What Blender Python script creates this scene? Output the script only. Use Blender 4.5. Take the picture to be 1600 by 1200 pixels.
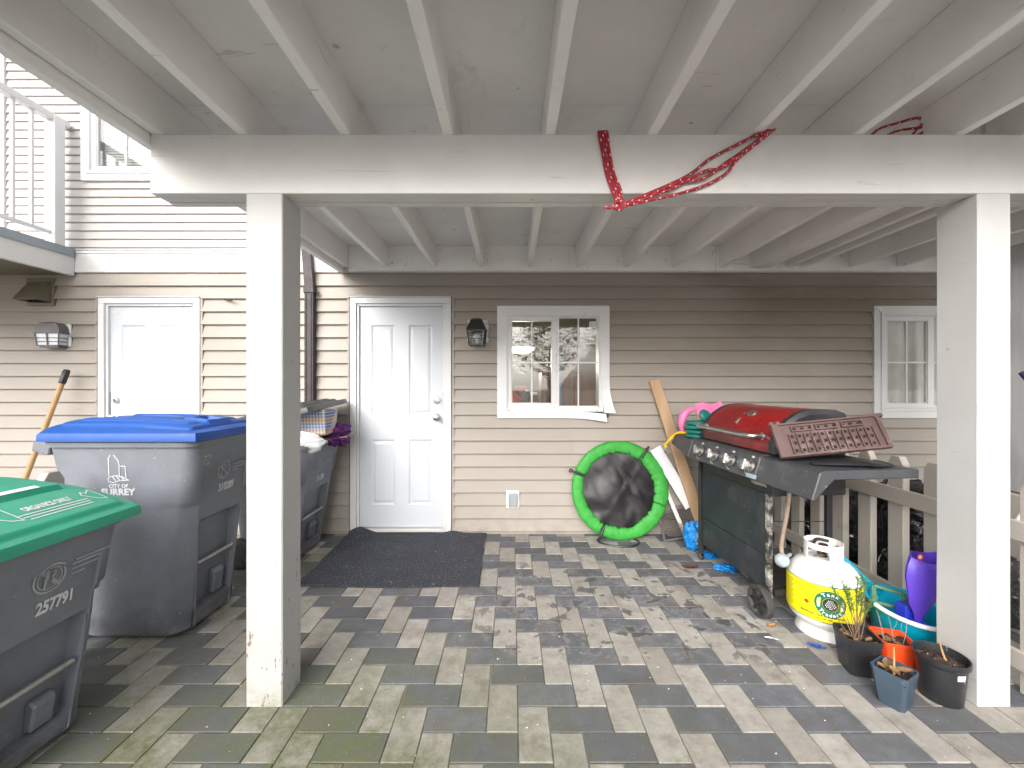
import bpy, bmesh, math, random
from mathutils import Vector, Matrix, noise
random.seed(7)
for o in list(bpy.data.objects): bpy.data.objects.remove(o)
sc = bpy.context.scene
COL = sc.collection
PI = math.pi
R = math.radians

# ------------------------------------------------------------------ camera, sky, sun, exposure
cam_d = bpy.data.cameras.new('camera'); cam = bpy.data.objects.new('camera', cam_d); COL.objects.link(cam)
cam.location = (0, 0, 1.28); cam.rotation_euler = (R(90), 0, 0)
cam_d.sensor_width = 36; cam_d.lens = 14.0; cam_d.clip_start = .02; cam_d.clip_end = 500
sc.camera = cam
SUN_EL, SUN_AZ = 25, -22          # behind and to the left of the camera
w = bpy.data.worlds.new('World'); sc.world = w; w.use_nodes = True
nt = w.node_tree; bg = nt.nodes['Background']
sky = nt.nodes.new('ShaderNodeTexSky'); sky.sky_type = 'NISHITA'; sky.sun_disc = False
sky.sun_elevation = R(SUN_EL); sky.sun_rotation = R(180 - SUN_AZ); sky.dust_density = 4; sky.air_density = 1.2
hs = nt.nodes.new('ShaderNodeHueSaturation'); hs.inputs['Saturation'].default_value = .22
nt.links.new(sky.outputs[0], hs.inputs['Color']); nt.links.new(hs.outputs[0], bg.inputs[0])
bg.inputs[1].default_value = .10
sl = bpy.data.lights.new('sun', 'SUN'); sun = bpy.data.objects.new('sun', sl); COL.objects.link(sun)
sl.energy = 1.1; sl.angle = R(75); sl.color = (1, .97, .93)
sd = Vector((math.sin(R(SUN_AZ)) * math.cos(R(SUN_EL)), -math.cos(R(SUN_AZ)) * math.cos(R(SUN_EL)), math.sin(R(SUN_EL))))
sun.rotation_euler = sd.to_track_quat('Z', 'Y').to_euler()
sc.view_settings.view_transform = 'Standard'; sc.view_settings.look = 'None'
sc.view_settings.gamma = 1; sc.view_settings.use_curve_mapping = False
sc.view_settings.exposure = 1.85
sc.render.engine = 'CYCLES'
sc.cycles.max_bounces = 10; sc.cycles.diffuse_bounces = 7; sc.cycles.transparent_max_bounces = 12

# ------------------------------------------------------------------ materials
class NB:
    def __init__(s, name):
        s.m = bpy.data.materials.new(name); s.m.use_nodes = True; s.t = s.m.node_tree
        s.p = s.t.nodes['Principled BSDF']; s.pos = None
    def n(s, typ, **kw):
        nd = s.t.nodes.new(typ)
        for k, v in kw.items(): setattr(nd, k, v)
        return nd
    def l(s, a, b): s.t.links.new(a, b)
    def position(s, scale=(1, 1, 1), obj=False):
        src = s.n('ShaderNodeTexCoord').outputs['Object'] if obj else s.n('ShaderNodeNewGeometry').outputs['Position']
        mp = s.n('ShaderNodeMapping'); mp.inputs['Scale'].default_value = scale
        s.l(src, mp.inputs[0]); return mp.outputs[0]
    def noise(s, scale, detail=5, rough=.55, stretch=(1, 1, 1), obj=False, dist=0):
        nd = s.n('ShaderNodeTexNoise'); nd.inputs['Scale'].default_value = scale
        nd.inputs['Detail'].default_value = detail; nd.inputs['Roughness'].default_value = rough
        nd.inputs['Distortion'].default_value = dist
        s.l(s.position(stretch, obj), nd.inputs['Vector']); return nd.outputs['Fac']
    def rng(s, v, a, b, c=0., d=1.):
        r = s.n('ShaderNodeMapRange'); r.inputs[1].default_value = a; r.inputs[2].default_value = b
        r.inputs[3].default_value = c; r.inputs[4].default_value = d
        s.l(v, r.inputs[0]); return r.outputs[0]
    def math(s, op, a, b=None):
        m = s.n('ShaderNodeMath', operation=op)
        for i, v in enumerate((a, b)):
            if v is None: continue
            if isinstance(v, (int, float)): m.inputs[i].default_value = v
            else: s.l(v, m.inputs[i])
        return m.outputs[0]
    def mix(s, f, a, b, typ='MIX'):
        m = s.n('ShaderNodeMix', data_type='RGBA', blend_type=typ)
        if isinstance(f, (int, float)): m.inputs[0].default_value = f
        else: s.l(f, m.inputs[0])
        for i, v in ((6, a), (7, b)):
            if isinstance(v, (tuple, list)): m.inputs[i].default_value = (*v[:3], 1)
            else: s.l(v, m.inputs[i])
        return m.outputs[2]
    def sep(s):
        g = s.n('ShaderNodeNewGeometry'); x = s.n('ShaderNodeSeparateXYZ'); s.l(g.outputs['Position'], x.inputs[0]); return x.outputs
    def col(s, c):
        if isinstance(c, (tuple, list)): s.p.inputs['Base Color'].default_value = (*c[:3], 1)
        else: s.l(c, s.p.inputs['Base Color'])
    def bump(s, h, strength=.3, dist=.005):
        b = s.n('ShaderNodeBump'); b.inputs['Strength'].default_value = strength; b.inputs['Distance'].default_value = dist
        s.l(h, b.inputs['Height']); s.l(b.outputs[0], s.p.inputs['Normal'])
    def rough(s, r):
        if isinstance(r, (int, float)): s.p.inputs['Roughness'].default_value = r
        else: s.l(r, s.p.inputs['Roughness'])

MATS = {}
def mat(name, c, rough=.55, var=.15, scale=6, metal=0, bump=.15, bscale=90, c2=None, stretch=(1, 1, 1), spec=None,
        spots=None, dirt=None, coat=0, bdist=.003):
    """procedural base: two colours through large and small noise, optional specks (scale, threshold, colour) and dirt"""
    if name in MATS: return MATS[name]
    b = NB(name)
    c2 = c2 or tuple(x * (1 - var) for x in c)
    n1 = b.rng(b.noise(scale, 6, .6, stretch), .35, .65)
    col = b.mix(n1, c, c2)
    if dirt:
        dn = b.rng(b.noise(dirt[0], 8, .7, stretch), dirt[1], dirt[1] + .15)
        col = b.mix(b.math('MULTIPLY', dn, dirt[3] if len(dirt) > 3 else .7), col, dirt[2])
    if spots:
        sn = b.rng(b.noise(spots[0], 2, .5), spots[1], spots[1] + .03)
        col = b.mix(b.math('MULTIPLY', sn, .75), col, spots[2])
    b.col(col)
    b.rough(b.rng(b.noise(scale * 2.3, 4), .3, .7, max(.03, rough - .08), min(1, rough + .08)))
    b.p.inputs['Metallic'].default_value = metal
    if spec is not None: b.p.inputs['Specular IOR Level'].default_value = spec
    if coat: b.p.inputs['Coat Weight'].default_value = coat
    if bump: b.bump(b.noise(bscale, 5, .6, stretch), bump, bdist)
    MATS[name] = b.m; return b.m

def m_siding(name, ca, cb, grime):
    b = NB(name); xyz = b.sep()
    oi = b.n('ShaderNodeObjectInfo')
    col = b.mix(b.rng(b.noise(1.3, 5, .6, (1, 1, 2.5)), .3, .7), ca, cb)
    col = b.mix(b.rng(oi.outputs['Random'], 0, 1, 0, .16), col, tuple(x * .82 for x in ca))
    if grime:      # mildew and smoke stains near the eave on the right, splash dirt at the foot
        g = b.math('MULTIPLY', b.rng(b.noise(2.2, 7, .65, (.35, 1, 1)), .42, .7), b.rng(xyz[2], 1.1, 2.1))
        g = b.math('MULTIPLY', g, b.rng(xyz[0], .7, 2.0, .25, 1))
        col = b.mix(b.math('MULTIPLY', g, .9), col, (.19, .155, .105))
        f = b.math('MULTIPLY', b.rng(xyz[2], .25, 0, 0, 1), b.rng(b.noise(9, 6, .7), .4, .65))
        col = b.mix(b.math('MULTIPLY', f, .5), col, (.16, .14, .11))
        sp = b.rng(b.noise(55, 2, .5), .74, .77); col = b.mix(b.math('MULTIPLY', sp, .6), col, (.12, .1, .08))
    b.col(col); b.rough(.5)
    b.bump(b.math('ADD', b.noise(60, 6, .6, (.06, 1, 1)), b.math('MULTIPLY', b.noise(2.2, 3, .5, (1, 1, .4)), 6)), .16, .003); return b.m

def m_deckpaint(name, base, peel=False):
    b = NB(name); xyz = b.sep()
    col = b.mix(b.rng(b.noise(1.6, 6, .65), .35, .7), base, tuple(x * .86 for x in base))
    st = b.rng(b.noise(5, 8, .75, (1, 1, .6)), .60, .78); col = b.mix(b.math('MULTIPLY', st, .4), col, (.33, .29, .24))
    kn = b.rng(b.noise(17, 1, .3), .80, .82); col = b.mix(b.math('MULTIPLY', kn, .5), col, (.22, .18, .14))
    fine = b.rng(b.noise(70, 3, .5), .73, .76); col = b.mix(b.math('MULTIPLY', fine, .35), col, (.2, .17, .15))
    ck = b.rng(b.noise(7, 5, .6, (.25, 1, 7), dist=.8), .665, .685); col = b.mix(b.math('MULTIPLY', ck, .35), col, (.30, .27, .24))
    if peel:
        pn = b.rng(b.noise(42, 5, .75, (1, 1, .28)), .60, .62)
        low = b.rng(xyz[2], .02, .75, 1, 0)
        thr = b.rng(b.noise(6, 4, .7, (1, 1, .5)), .44, .6)
        pm = b.math('MULTIPLY', b.math('MULTIPLY', pn, low), thr)
        col = b.mix(b.rng(pm, .18, .3), col, (.20, .15, .11))
        gr = b.math('MULTIPLY', b.rng(xyz[2], .12, 0, 0, 1), b.rng(b.noise(14, 5, .7), .4, .6)); col = b.mix(b.math('MULTIPLY', gr, .6), col, (.22, .23, .14))
    b.col(col); b.rough(.52); b.bump(b.noise(45, 6, .65, (1, 1, .15)), .22, .003); return b.m

def m_brick(name, ca, cb):
    b = NB(name); xyz = b.sep(); oi = b.n('ShaderNodeObjectInfo'); rnd = oi.outputs['Random']
    # each paver of the joined field varies with its own attribute, single ones with their object
    at = b.n('ShaderNodeAttribute', attribute_name='tone'); rr = b.math('FRACT', b.math('ADD', rnd, at.outputs['Fac']))
    col = b.mix(b.rng(rr, 0, 1, 0, 1), ca, cb)
    col = b.mix(b.rng(b.noise(11, 9, .72), .38, .66, 0, .6), col, tuple(x * .62 for x in ca))
    # moss film in the open, nearest the edge of the deck
    ms = b.math('MULTIPLY', b.rng(b.noise(2.1, 7, .7), .34, .56), b.rng(xyz[1], 2.2, 1.4, 0, 1))
    ms2 = b.math('MULTIPLY', b.rng(xyz[0], -.6, -1.6, 0, .6), b.rng(b.noise(3, 6, .65), .38, .62))
    ms = b.math('MAXIMUM', ms, ms2)
    ms = b.math('MULTIPLY', ms, b.rng(xyz[0], .9, -.5, .12, 1)); ms = b.math('MULTIPLY', ms, b.rng(b.noise(30, 6, .7), .3, .6, .45, 1))
    col = b.mix(ms, col, (.100, .112, .045))
    # brown earth dust
    br = b.rng(b.noise(5.5, 7, .7), .52, .70, 0, .5); col = b.mix(br, col, (.16, .125, .09))
    # pale drying haze and dark wet patches in the middle of the patio
    wet = b.rng(b.noise(9, 6, .62, dist=.3), .565, .585)
    reg = b.math('MULTIPLY', b.rng(xyz[0], -.45, -.05), b.rng(xyz[0], 1.7, 1.25)); reg = b.math('MULTIPLY', reg, b.rng(xyz[1], 1.75, 1.95)); reg = b.math('MULTIPLY', reg, b.rng(xyz[1], 3.1, 2.7))
    wet = b.math('MULTIPLY', wet, reg)
    halo = b.math('MULTIPLY', b.rng(b.noise(9, 6, .62, dist=.3), .52, .56, 0, .35), reg); col = b.mix(halo, col, (.36, .35, .345))
    pale = b.math('MULTIPLY', b.rng(b.noise(4.1, 6, .7, (1.3, 1, 1)), .45, .7, 0, .28), reg)
    col = b.mix(pale, col, (.36, .33, .31))
    col = b.mix(b.math('MULTIPLY', wet, .75), col, (.05, .046, .045))
    # lichen specks and pale crumbs
    sp = b.rng(b.noise(150, 2, .5), .70, .73, 0, .7); col = b.mix(sp, col, (.42, .41, .37))
    dk = b.rng(b.noise(85, 3, .6), .66, .70, 0, .4); col = b.mix(dk, col, (.05, .05, .05))
    b.col(col)
    b.rough(b.math('SUBTRACT', b.rng(b.noise(8, 4), .3, .7, .62, .85), b.math('MULTIPLY', wet, .38)))
    b.bump(b.noise(160, 6, .7), .45, .003); return b.m

M = {}
M['siding'] = m_siding('vinyl_siding_beige', (.34, .302, .266), (.295, .262, .229), True)
M['siding_up'] = m_siding('vinyl_siding_pale', (.44, .42, .405), (.41, .39, .375), False)
M['deck'] = m_deckpaint('painted_deck_lifted', (.84, .82, .805))  # same white paint as the posts, lightened to lift the shaded ceiling
M['postclean'] = m_deckpaint('painted_right_post_dimmed', (.49, .485, .48))  # no peeling; white paint darkened to offset the bright light out front
M['beam'] = m_deckpaint('painted_beam_dimmed', (.62, .605, .59))  # deck's white paint, toned down for the light on the beam face
M['post'] = m_deckpaint('painted_post_dimmed', (.45, .445, .44), True)  # peeling foot; white paint darkened because this post stands in bright light
M['ply'] = m_deckpaint('painted_plywood_lifted', (.80, .79, .79))  # ceiling sheets, white raised in the colour to make up for shade
M['brick_dark'] = m_brick('charcoal_paver', (.098, .101, .114), (.155, .160, .180))
M['brick_light'] = m_brick('sand_paver', (.32, .295, .265), (.42, .395, .365))
M['sand'] = mat('joint_sand', (.26, .24, .20), .95, .4, 20, bump=.5, bscale=200, c2=(.14, .15, .09))
M['white'] = mat('white_vinyl', (.66, .66, .665), .35, .06, 3, bump=.04, dirt=(9, .66, (.45, .43, .4), .4))
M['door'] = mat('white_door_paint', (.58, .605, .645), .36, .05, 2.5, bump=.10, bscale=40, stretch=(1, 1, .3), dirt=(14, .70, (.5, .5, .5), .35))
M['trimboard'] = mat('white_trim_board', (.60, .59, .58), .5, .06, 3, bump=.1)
M['cream'] = mat('fence_vinyl', (.46, .425, .38), .45, .08, 3, bump=.05, dirt=(5, .6, (.2, .19, .13), .5))
M['metalgrey'] = mat('grey_flashing', (.26, .30, .33), .4, .1, 5, metal=.4)
M['nickel'] = mat('brushed_nickel', (.58, .57, .55), .34, .1, 10, metal=1)
M['chrome'] = mat('worn_chrome', (.62, .61, .58), .22, .3, 14, metal=1, dirt=(20, .58, (.2, .14, .09), .8))
M['blackmetal'] = mat('black_powder_coat', (.03, .03, .033), .42, .4, 8, bump=.2, bscale=200, dirt=(7, .60, (.11, .10, .09), .5))
M['wornleg'] = mat('chipped_black_leg', (.035, .035, .035), .4, .3, 10, dirt=(16, .46, (.42, .40, .37), .85))
M['galv'] = mat('galvanised_bar', (.40, .40, .38), .4, .2, 20, metal=.5)
M['grillpanel'] = mat('grill_enamel', (.055, .058, .064), .36, .3, 6, bump=.15, bscale=260, dirt=(6, .52, (.13, .125, .12), .55), spots=(60, .74, (.35, .33, .3)))
M['cabinet'] = mat('grill_cabinet_black', (.028, .034, .042), .40, .3, 4, bump=.1, dirt=(2.5, .50, (.085, .085, .085), .6), spots=(48, .745, (.42, .39, .33)))
M['blackpl'] = mat('black_plastic', (.018, .018, .02), .38, .3, 12, bump=.2)
M['cartgrey'] = mat('cart_plastic_grey', (.088, .098, .118), .50, .16, 5, bump=.28, bscale=220, dirt=(5, .52, (.16, .15, .145), .5), spots=(75, .745, (.42, .42, .42)))
def m_cart():
    b = NB('scuffed_cart_plastic'); xyz = b.sep()
    col = b.mix(b.rng(b.noise(3.5, 7, .65), .35, .65), (.185, .20, .232), (.145, .156, .178))
    col = b.mix(b.rng(b.noise(8, 9, .75), .52, .72, 0, .5), col, (.15, .145, .14))
    sc_ = b.rng(b.noise(26, 6, .7, (.12, 1, 1.6), dist=.4), .66, .70, 0, .45); col = b.mix(sc_, col, (.26, .27, .28))
    foot = b.math('MULTIPLY', b.rng(xyz[2], .34, .02, 0, 1), b.rng(b.noise(6, 8, .72), .40, .62, .15, 1)); col = b.mix(b.math('MULTIPLY', foot, .75), col, (.042, .038, .034))
    rn_ = b.rng(b.noise(14, 6, .7, (1, 1, .12)), .58, .72, 0, .35); col = b.mix(rn_, col, (.19, .18, .165))
    sp_ = b.rng(b.noise(80, 2, .5), .735, .76, 0, .8); col = b.mix(sp_, col, (.45, .45, .45))
    b.col(col); b.rough(b.rng(b.noise(5, 5), .3, .7, .42, .62)); b.bump(b.noise(230, 4, .6), .35, .003); return b.m
M['cartgrey'] = m_cart()
M['cartgreen'] = mat('cart_lid_green', (.02, .31, .19), .42, .14, 5, bump=.15, bscale=180, dirt=(9, .58, (.10, .25, .15), .6))
M['cartblue'] = mat('cart_lid_blue', (.0, .068, .33), .5, .16, 5, bump=.1, bscale=120, dirt=(13, .70, (.1, .2, .40), .35))
M['cartblack'] = mat('cart_lid_black', (.04, .04, .045), .4, .2, 6)
M['print'] = mat('white_print', (.62, .63, .65), .6, .18, 30, bump=0)
M['printwhite'] = mat('white_sticker', (.8, .8, .8), .5, .08, 30, bump=0)
M['printdull'] = mat('worn_white_print', (.36, .37, .39), .6, .3, 30, bump=0)
M['printblack'] = mat('black_print', (.02, .02, .02), .6, .1, 30, bump=0)
M['matt'] = None
def m_mat():
    b = NB('doormat_felt')
    n1 = b.noise(95, 6, .8); col = b.mix(b.rng(n1, .42, .62), (.022, .026, .036), (.15, .16, .20))
    v = b.rng(b.noise(6, 5, .6), .35, .7, 0, .35); col = b.mix(v, col, (.03, .03, .034))
    s1 = b.rng(b.noise(70, 2, .5), .68, .71, 0, .8); col = b.mix(s1, col, (.30, .29, .28))
    s2 = b.rng(b.noise(45, 2, .5, (1, 1.1, 1)), .715, .74, 0, .8); col = b.mix(s2, col, (.33, .13, .06))
    s3 = b.rng(b.noise(11, 2, .5), .74, .78, 0, .8); col = b.mix(s3, col, (.10, .14, .03))
    b.col(col); b.rough(.95); b.bump(b.noise(110, 6, .8), 1, .02); return b.m
M['mat'] = m_mat()
M['green'] = mat('green_padded_fabric', (.035, .33, .04), .6, .18, 14, bump=.5, bscale=40, bdist=.006)
M['blackvinyl'] = mat('black_vinyl_sheet', (.013, .012, .014), .34, .3, 3, bump=.22, bscale=5, bdist=.02, dirt=(16, .70, (.3, .3, .3), .5))
M['pine'] = mat('pine_board', (.50, .33, .20), .6, .25, 3, stretch=(6, 6, .6), bump=.2, c2=(.42, .27, .155), spots=(14, .76, (.15, .08, .04)))
M['pinehandle'] = mat('ash_handle', (.45, .27, .12), .5, .2, 5, stretch=(6, 6, .5))
M['whiteboard'] = mat('white_melamine', (.72, .72, .74), .35, .06, 5, bump=.03)
M['red'] = None
def m_red():
    b = NB('red_lid_enamel'); xyz = b.sep()
    col = b.mix(b.rng(b.noise(2.4, 6, .65), .35, .68), (.36, .008, .011), (.18, .006, .008))
    soot = b.math('MULTIPLY', b.rng(xyz[2], 1.08, .91, 0, 1), b.rng(b.noise(4, 8, .7), .30, .55)); col = b.mix(b.math('MULTIPLY', soot, .85), col, (.018, .012, .012))
    d = b.rng(b.noise(11, 7, .75), .56, .74, 0, .35); col = b.mix(d, col, (.12, .07, .06)); b.col(col)
    b.rough(b.rng(b.noise(6, 5), .3, .7, .26, .5)); b.p.inputs['Coat Weight'].default_value = .3; b.bump(b.noise(150, 4), .08, .002); return b.m
M['red'] = m_red()
M['brownpl'] = mat('brown_plastic', (.125, .078, .074), .5, .25, 8, bump=.3, dirt=(9, .54, (.26, .20, .18), .65))
M['darkhole'] = mat('dark_cavity', (.012, .01, .01), .9, .2, 10, bump=0)
M['tankwhite'] = mat('tank_white_paint', (.78, .78, .76), .33, .06, 4, bump=.05, dirt=(9, .66, (.4, .36, .28), .5))
M['tankyellow'] = mat('yellow_label', (.88, .76, .008), .35, .05, 4, bump=.03)
M['tankgreen'] = mat('green_label', (.006, .16, .09), .4, .1, 4, bump=0)
M['leafred'] = mat('red_label', (.62, .03, .01), .4, .1, 4, bump=0)
M['brass'] = mat('tarnished_brass', (.22, .12, .06), .45, .4, 20, metal=.8)
M['teal'] = mat('teal_plastic', (.0, .40, .60), .36, .15, 5, bump=.06)
M['purple'] = mat('purple_plastic', (.10, .045, .48), .38, .14, 5, bump=.06, dirt=(18, .70, (.35, .3, .6), .4))
M['bluepl'] = mat('blue_plastic', (.03, .05, .55), .35, .15, 5, bump=.06)
M['greenpl'] = mat('faded_green_plastic', (.10, .22, .13), .5, .2, 8)
M['potblack'] = mat('pot_black_plastic', (.026, .027, .03), .36, .2, 10, dirt=(8, .62, (.10, .095, .09), .5), spots=(80, .73, (.4, .4, .38)))
M['potblue'] = mat('pot_slate_blue_plastic', (.052, .082, .115), .42, .15, 10, dirt=(8, .62, (.15, .16, .16), .5), spots=(80, .73, (.4, .4, .38)))
M['potorange'] = mat('pot_orange_plastic', (.80, .075, .015), .42, .12, 10)
M['soil'] = mat('potting_soil', (.075, .045, .032), .95, .6, 40, bump=1, bscale=120, bdist=.015, spots=(90, .66, (.45, .36, .27)))
M['twig'] = mat('twig_bark', (.20, .13, .08), .8, .3, 30)
M['stick'] = mat('pale_stick', (.50, .30, .13), .7, .2, 20)
M['needle'] = mat('green_sprig', (.10, .21, .045), .6, .3, 20)
M['dryleaf'] = mat('dry_leaf', (.24, .14, .065), .8, .35, 30)
M['orangeleaf'] = mat('orange_dry_leaf', (.42, .19, .06), .8, .35, 30)
M['bluebag'] = mat('blue_bag_film', (.01, .22, .62), .25, .25, 12, bump=.9, bscale=26, bdist=.012)
def m_trash():
    b = NB('black_bag_film'); b.col((.014, .014, .017)); b.rough(b.rng(b.noise(12, 4), .3, .7, .14, .28)); b.p.inputs['Coat Weight'].default_value = .6
    b.bump(b.noise(11, 7, .62, (1, 1, .55), dist=1.6), 1, .05); return b.m
M['trash'] = m_trash()
M['ropered'] = mat('red_rope', (.40, .008, .022), .65, .3, 60, bump=.3, bscale=300)
M['ropewhite'] = mat('white_rope_fleck', (.65, .62, .62), .65, .1, 60)
M['ropegrey'] = mat('grey_rope_fleck', (.10, .06, .07), .65, .1, 60)
M['pink'] = mat('pink_plastic', (.78, .18, .38), .4, .1, 8)
M['greenhose'] = mat('dark_green_plastic', (.008, .16, .13), .35, .25, 20)
M['yellow'] = mat('yellow_strap', (.85, .52, .01), .5, .15, 20)
M['downspout'] = mat('dark_bronze_metal', (.045, .038, .038), .6, .2, 8, spots=(70, .74, (.25, .25, .25)))
M['olive'] = mat('taupe_vent_paint', (.16, .135, .095), .5, .2, 10, dirt=(12, .6, (.1, .09, .05), .5))
M['lampgrey'] = mat('bronze_grey_lamp', (.13, .115, .12), .45, .15, 10)
M['lampblack'] = mat('black_lamp_metal', (.018, .018, .016), .4, .3, 20)
M['frosted'] = mat('frosted_lamp_glass', (.72, .76, .80), .25, .05, 10, bump=0)
M['interior'] = mat('interior_wall', (.34, .32, .28), .9, .1, 2, bump=0)
M['brownwood'] = mat('brown_cabinet_wood', (.26, .13, .07), .5, .3, 3, stretch=(4, 4, .5))
M['bluecloth'] = mat('pale_blue_cloth', (.28, .48, .66), .85, .2, 8, bump=.4, bscale=20)
M['orangecloth'] = mat('orange_nylon', (.75, .10, .02), .6, .25, 12, bump=.6, bscale=18)
M['whitebag'] = mat('white_bag_film', (.78, .80, .82), .38, .08, 5, bump=.7, bscale=16, bdist=.012)
M['purplecloth'] = mat('purple_patterned_cloth', (.16, .015, .16), .9, .2, 28, c2=(.015, .015, .13), dirt=(24, .55, (.55, .07, .22), .9), bump=.8, bscale=22, bdist=.01)
M['card'] = mat('cardboard', (.38, .26, .16), .8, .2, 12)
M['asphalt'] = mat('lane_concrete', (.50, .49, .475), .9, .3, 6, bump=.6, bscale=120)
M['ground'] = mat('ground_gravel', (.46, .45, .435), .95, .2, 3, bump=.6, bscale=80)
M['bark'] = mat('tree_bark', (.10, .075, .055), .9, .4, 14, bump=.6, bscale=30)
M['leaf'] = mat('tree_leaf', (.065, .10, .03), .6, .5, 1.2, bump=0, c2=(.12, .13, .05))
M['roofing'] = mat('asphalt_shingle', (.07, .07, .075), .9, .3, 6)
M['rubber'] = mat('rubber_tyre', (.045, .043, .042), .7, .4, 30, dirt=(12, .5, (.14, .13, .12), .7))
M['hose'] = mat('perished_gas_hose', (.30, .22, .16), .6, .3, 25, dirt=(18, .55, (.16, .11, .08), .7))
M['putty'] = mat('torn_foil_insulation', (.45, .40, .35), .6, .35, 30, bump=.8, bscale=60)
M['greywall'] = mat('weathered_grey_panel', (.46, .46, .47), .6, .25, 4, stretch=(3, 3, .6))
M['bluefilm'] = mat('crumpled_blue_wrapper', (.02, .08, .38), .3, .4, 60)
M['foil'] = mat('crumpled_foil', (.6, .6, .62), .25, .3, 60, metal=.7, bump=.8)
def m_basket():
    b = NB('patterned_basket_weave'); xyz = b.sep()
    z = b.rng(xyz[2], .90, 1.08)
    wv = b.n('ShaderNodeTexWave', wave_type='BANDS', bands_direction='X'); wv.inputs['Scale'].default_value = 14; b.l(b.position(), wv.inputs[0])
    wz = b.n('ShaderNodeTexWave', wave_type='BANDS', bands_direction='Z'); wz.inputs['Scale'].default_value = 3.4; b.l(b.position(), wz.inputs[0])
    wz2 = b.n('ShaderNodeTexWave', wave_type='BANDS', bands_direction='Z'); wz2.inputs['Scale'].default_value = 13; b.l(b.position(), wz2.inputs[0])
    c = b.mix(b.rng(wv.outputs['Fac'], .4, .6), (.36, .22, .15), (.58, .46, .36))
    bl = b.mix(b.rng(wv.outputs['Fac'], .5, .6), (.10, .18, .42), (.42, .44, .5))
    c = b.mix(b.rng(wz.outputs['Fac'], .45, .5), c, bl); c = b.mix(b.rng(wz2.outputs['Fac'], .86, .9), c, (.55, .5, .46))
    b.col(c); b.rough(.7); return b.m
M['basket'] = m_basket()
def m_glass(name, refl=.10, tint=(.9, .93, .92)):
    m = bpy.data.materials.new(name); m.use_nodes = True; t = m.node_tree; t.nodes.remove(t.nodes['Principled BSDF'])
    out = t.nodes['Material Output']; tr = t.nodes.new('ShaderNodeBsdfTransparent'); tr.inputs[0].default_value = (*tint, 1)
    gl = t.nodes.new('ShaderNodeBsdfGlossy'); gl.inputs['Roughness'].default_value = .01
    fr = t.nodes.new('ShaderNodeLayerWeight'); fr.inputs[0].default_value = .5      # Schlick curve, the same from both sides of the pane
    pw = t.nodes.new('ShaderNodeMath'); pw.operation = 'POWER'; pw.inputs[1].default_value = 4.5; t.links.new(fr.outputs['Facing'], pw.inputs[0])
    ad = t.nodes.new('ShaderNodeMath'); ad.operation = 'MULTIPLY_ADD'; ad.inputs[1].default_value = .85; ad.inputs[2].default_value = refl; t.links.new(pw.outputs[0], ad.inputs[0])
    nz = t.nodes.new('ShaderNodeTexNoise'); nz.inputs['Scale'].default_value = 2.5; bm = t.nodes.new('ShaderNodeBump'); bm.inputs['Strength'].default_value = .06; bm.inputs['Distance'].default_value = .01
    t.links.new(nz.outputs[0], bm.inputs['Height']); t.links.new(bm.outputs[0], gl.inputs['Normal'])
    mx = t.nodes.new('ShaderNodeMixShader'); t.links.new(ad.outputs[0], mx.inputs[0]); t.links.new(tr.outputs[0], mx.inputs[1]); t.links.new(gl.outputs[0], mx.inputs[2]); t.links.new(mx.outputs[0], out.inputs[0])
    return m
M['glass'] = m_glass('window_glass', .055, (.975, .985, .98))
M['lampglass'] = m_glass('clear_lamp_glass', .10, (.85, .85, .82))

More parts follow.
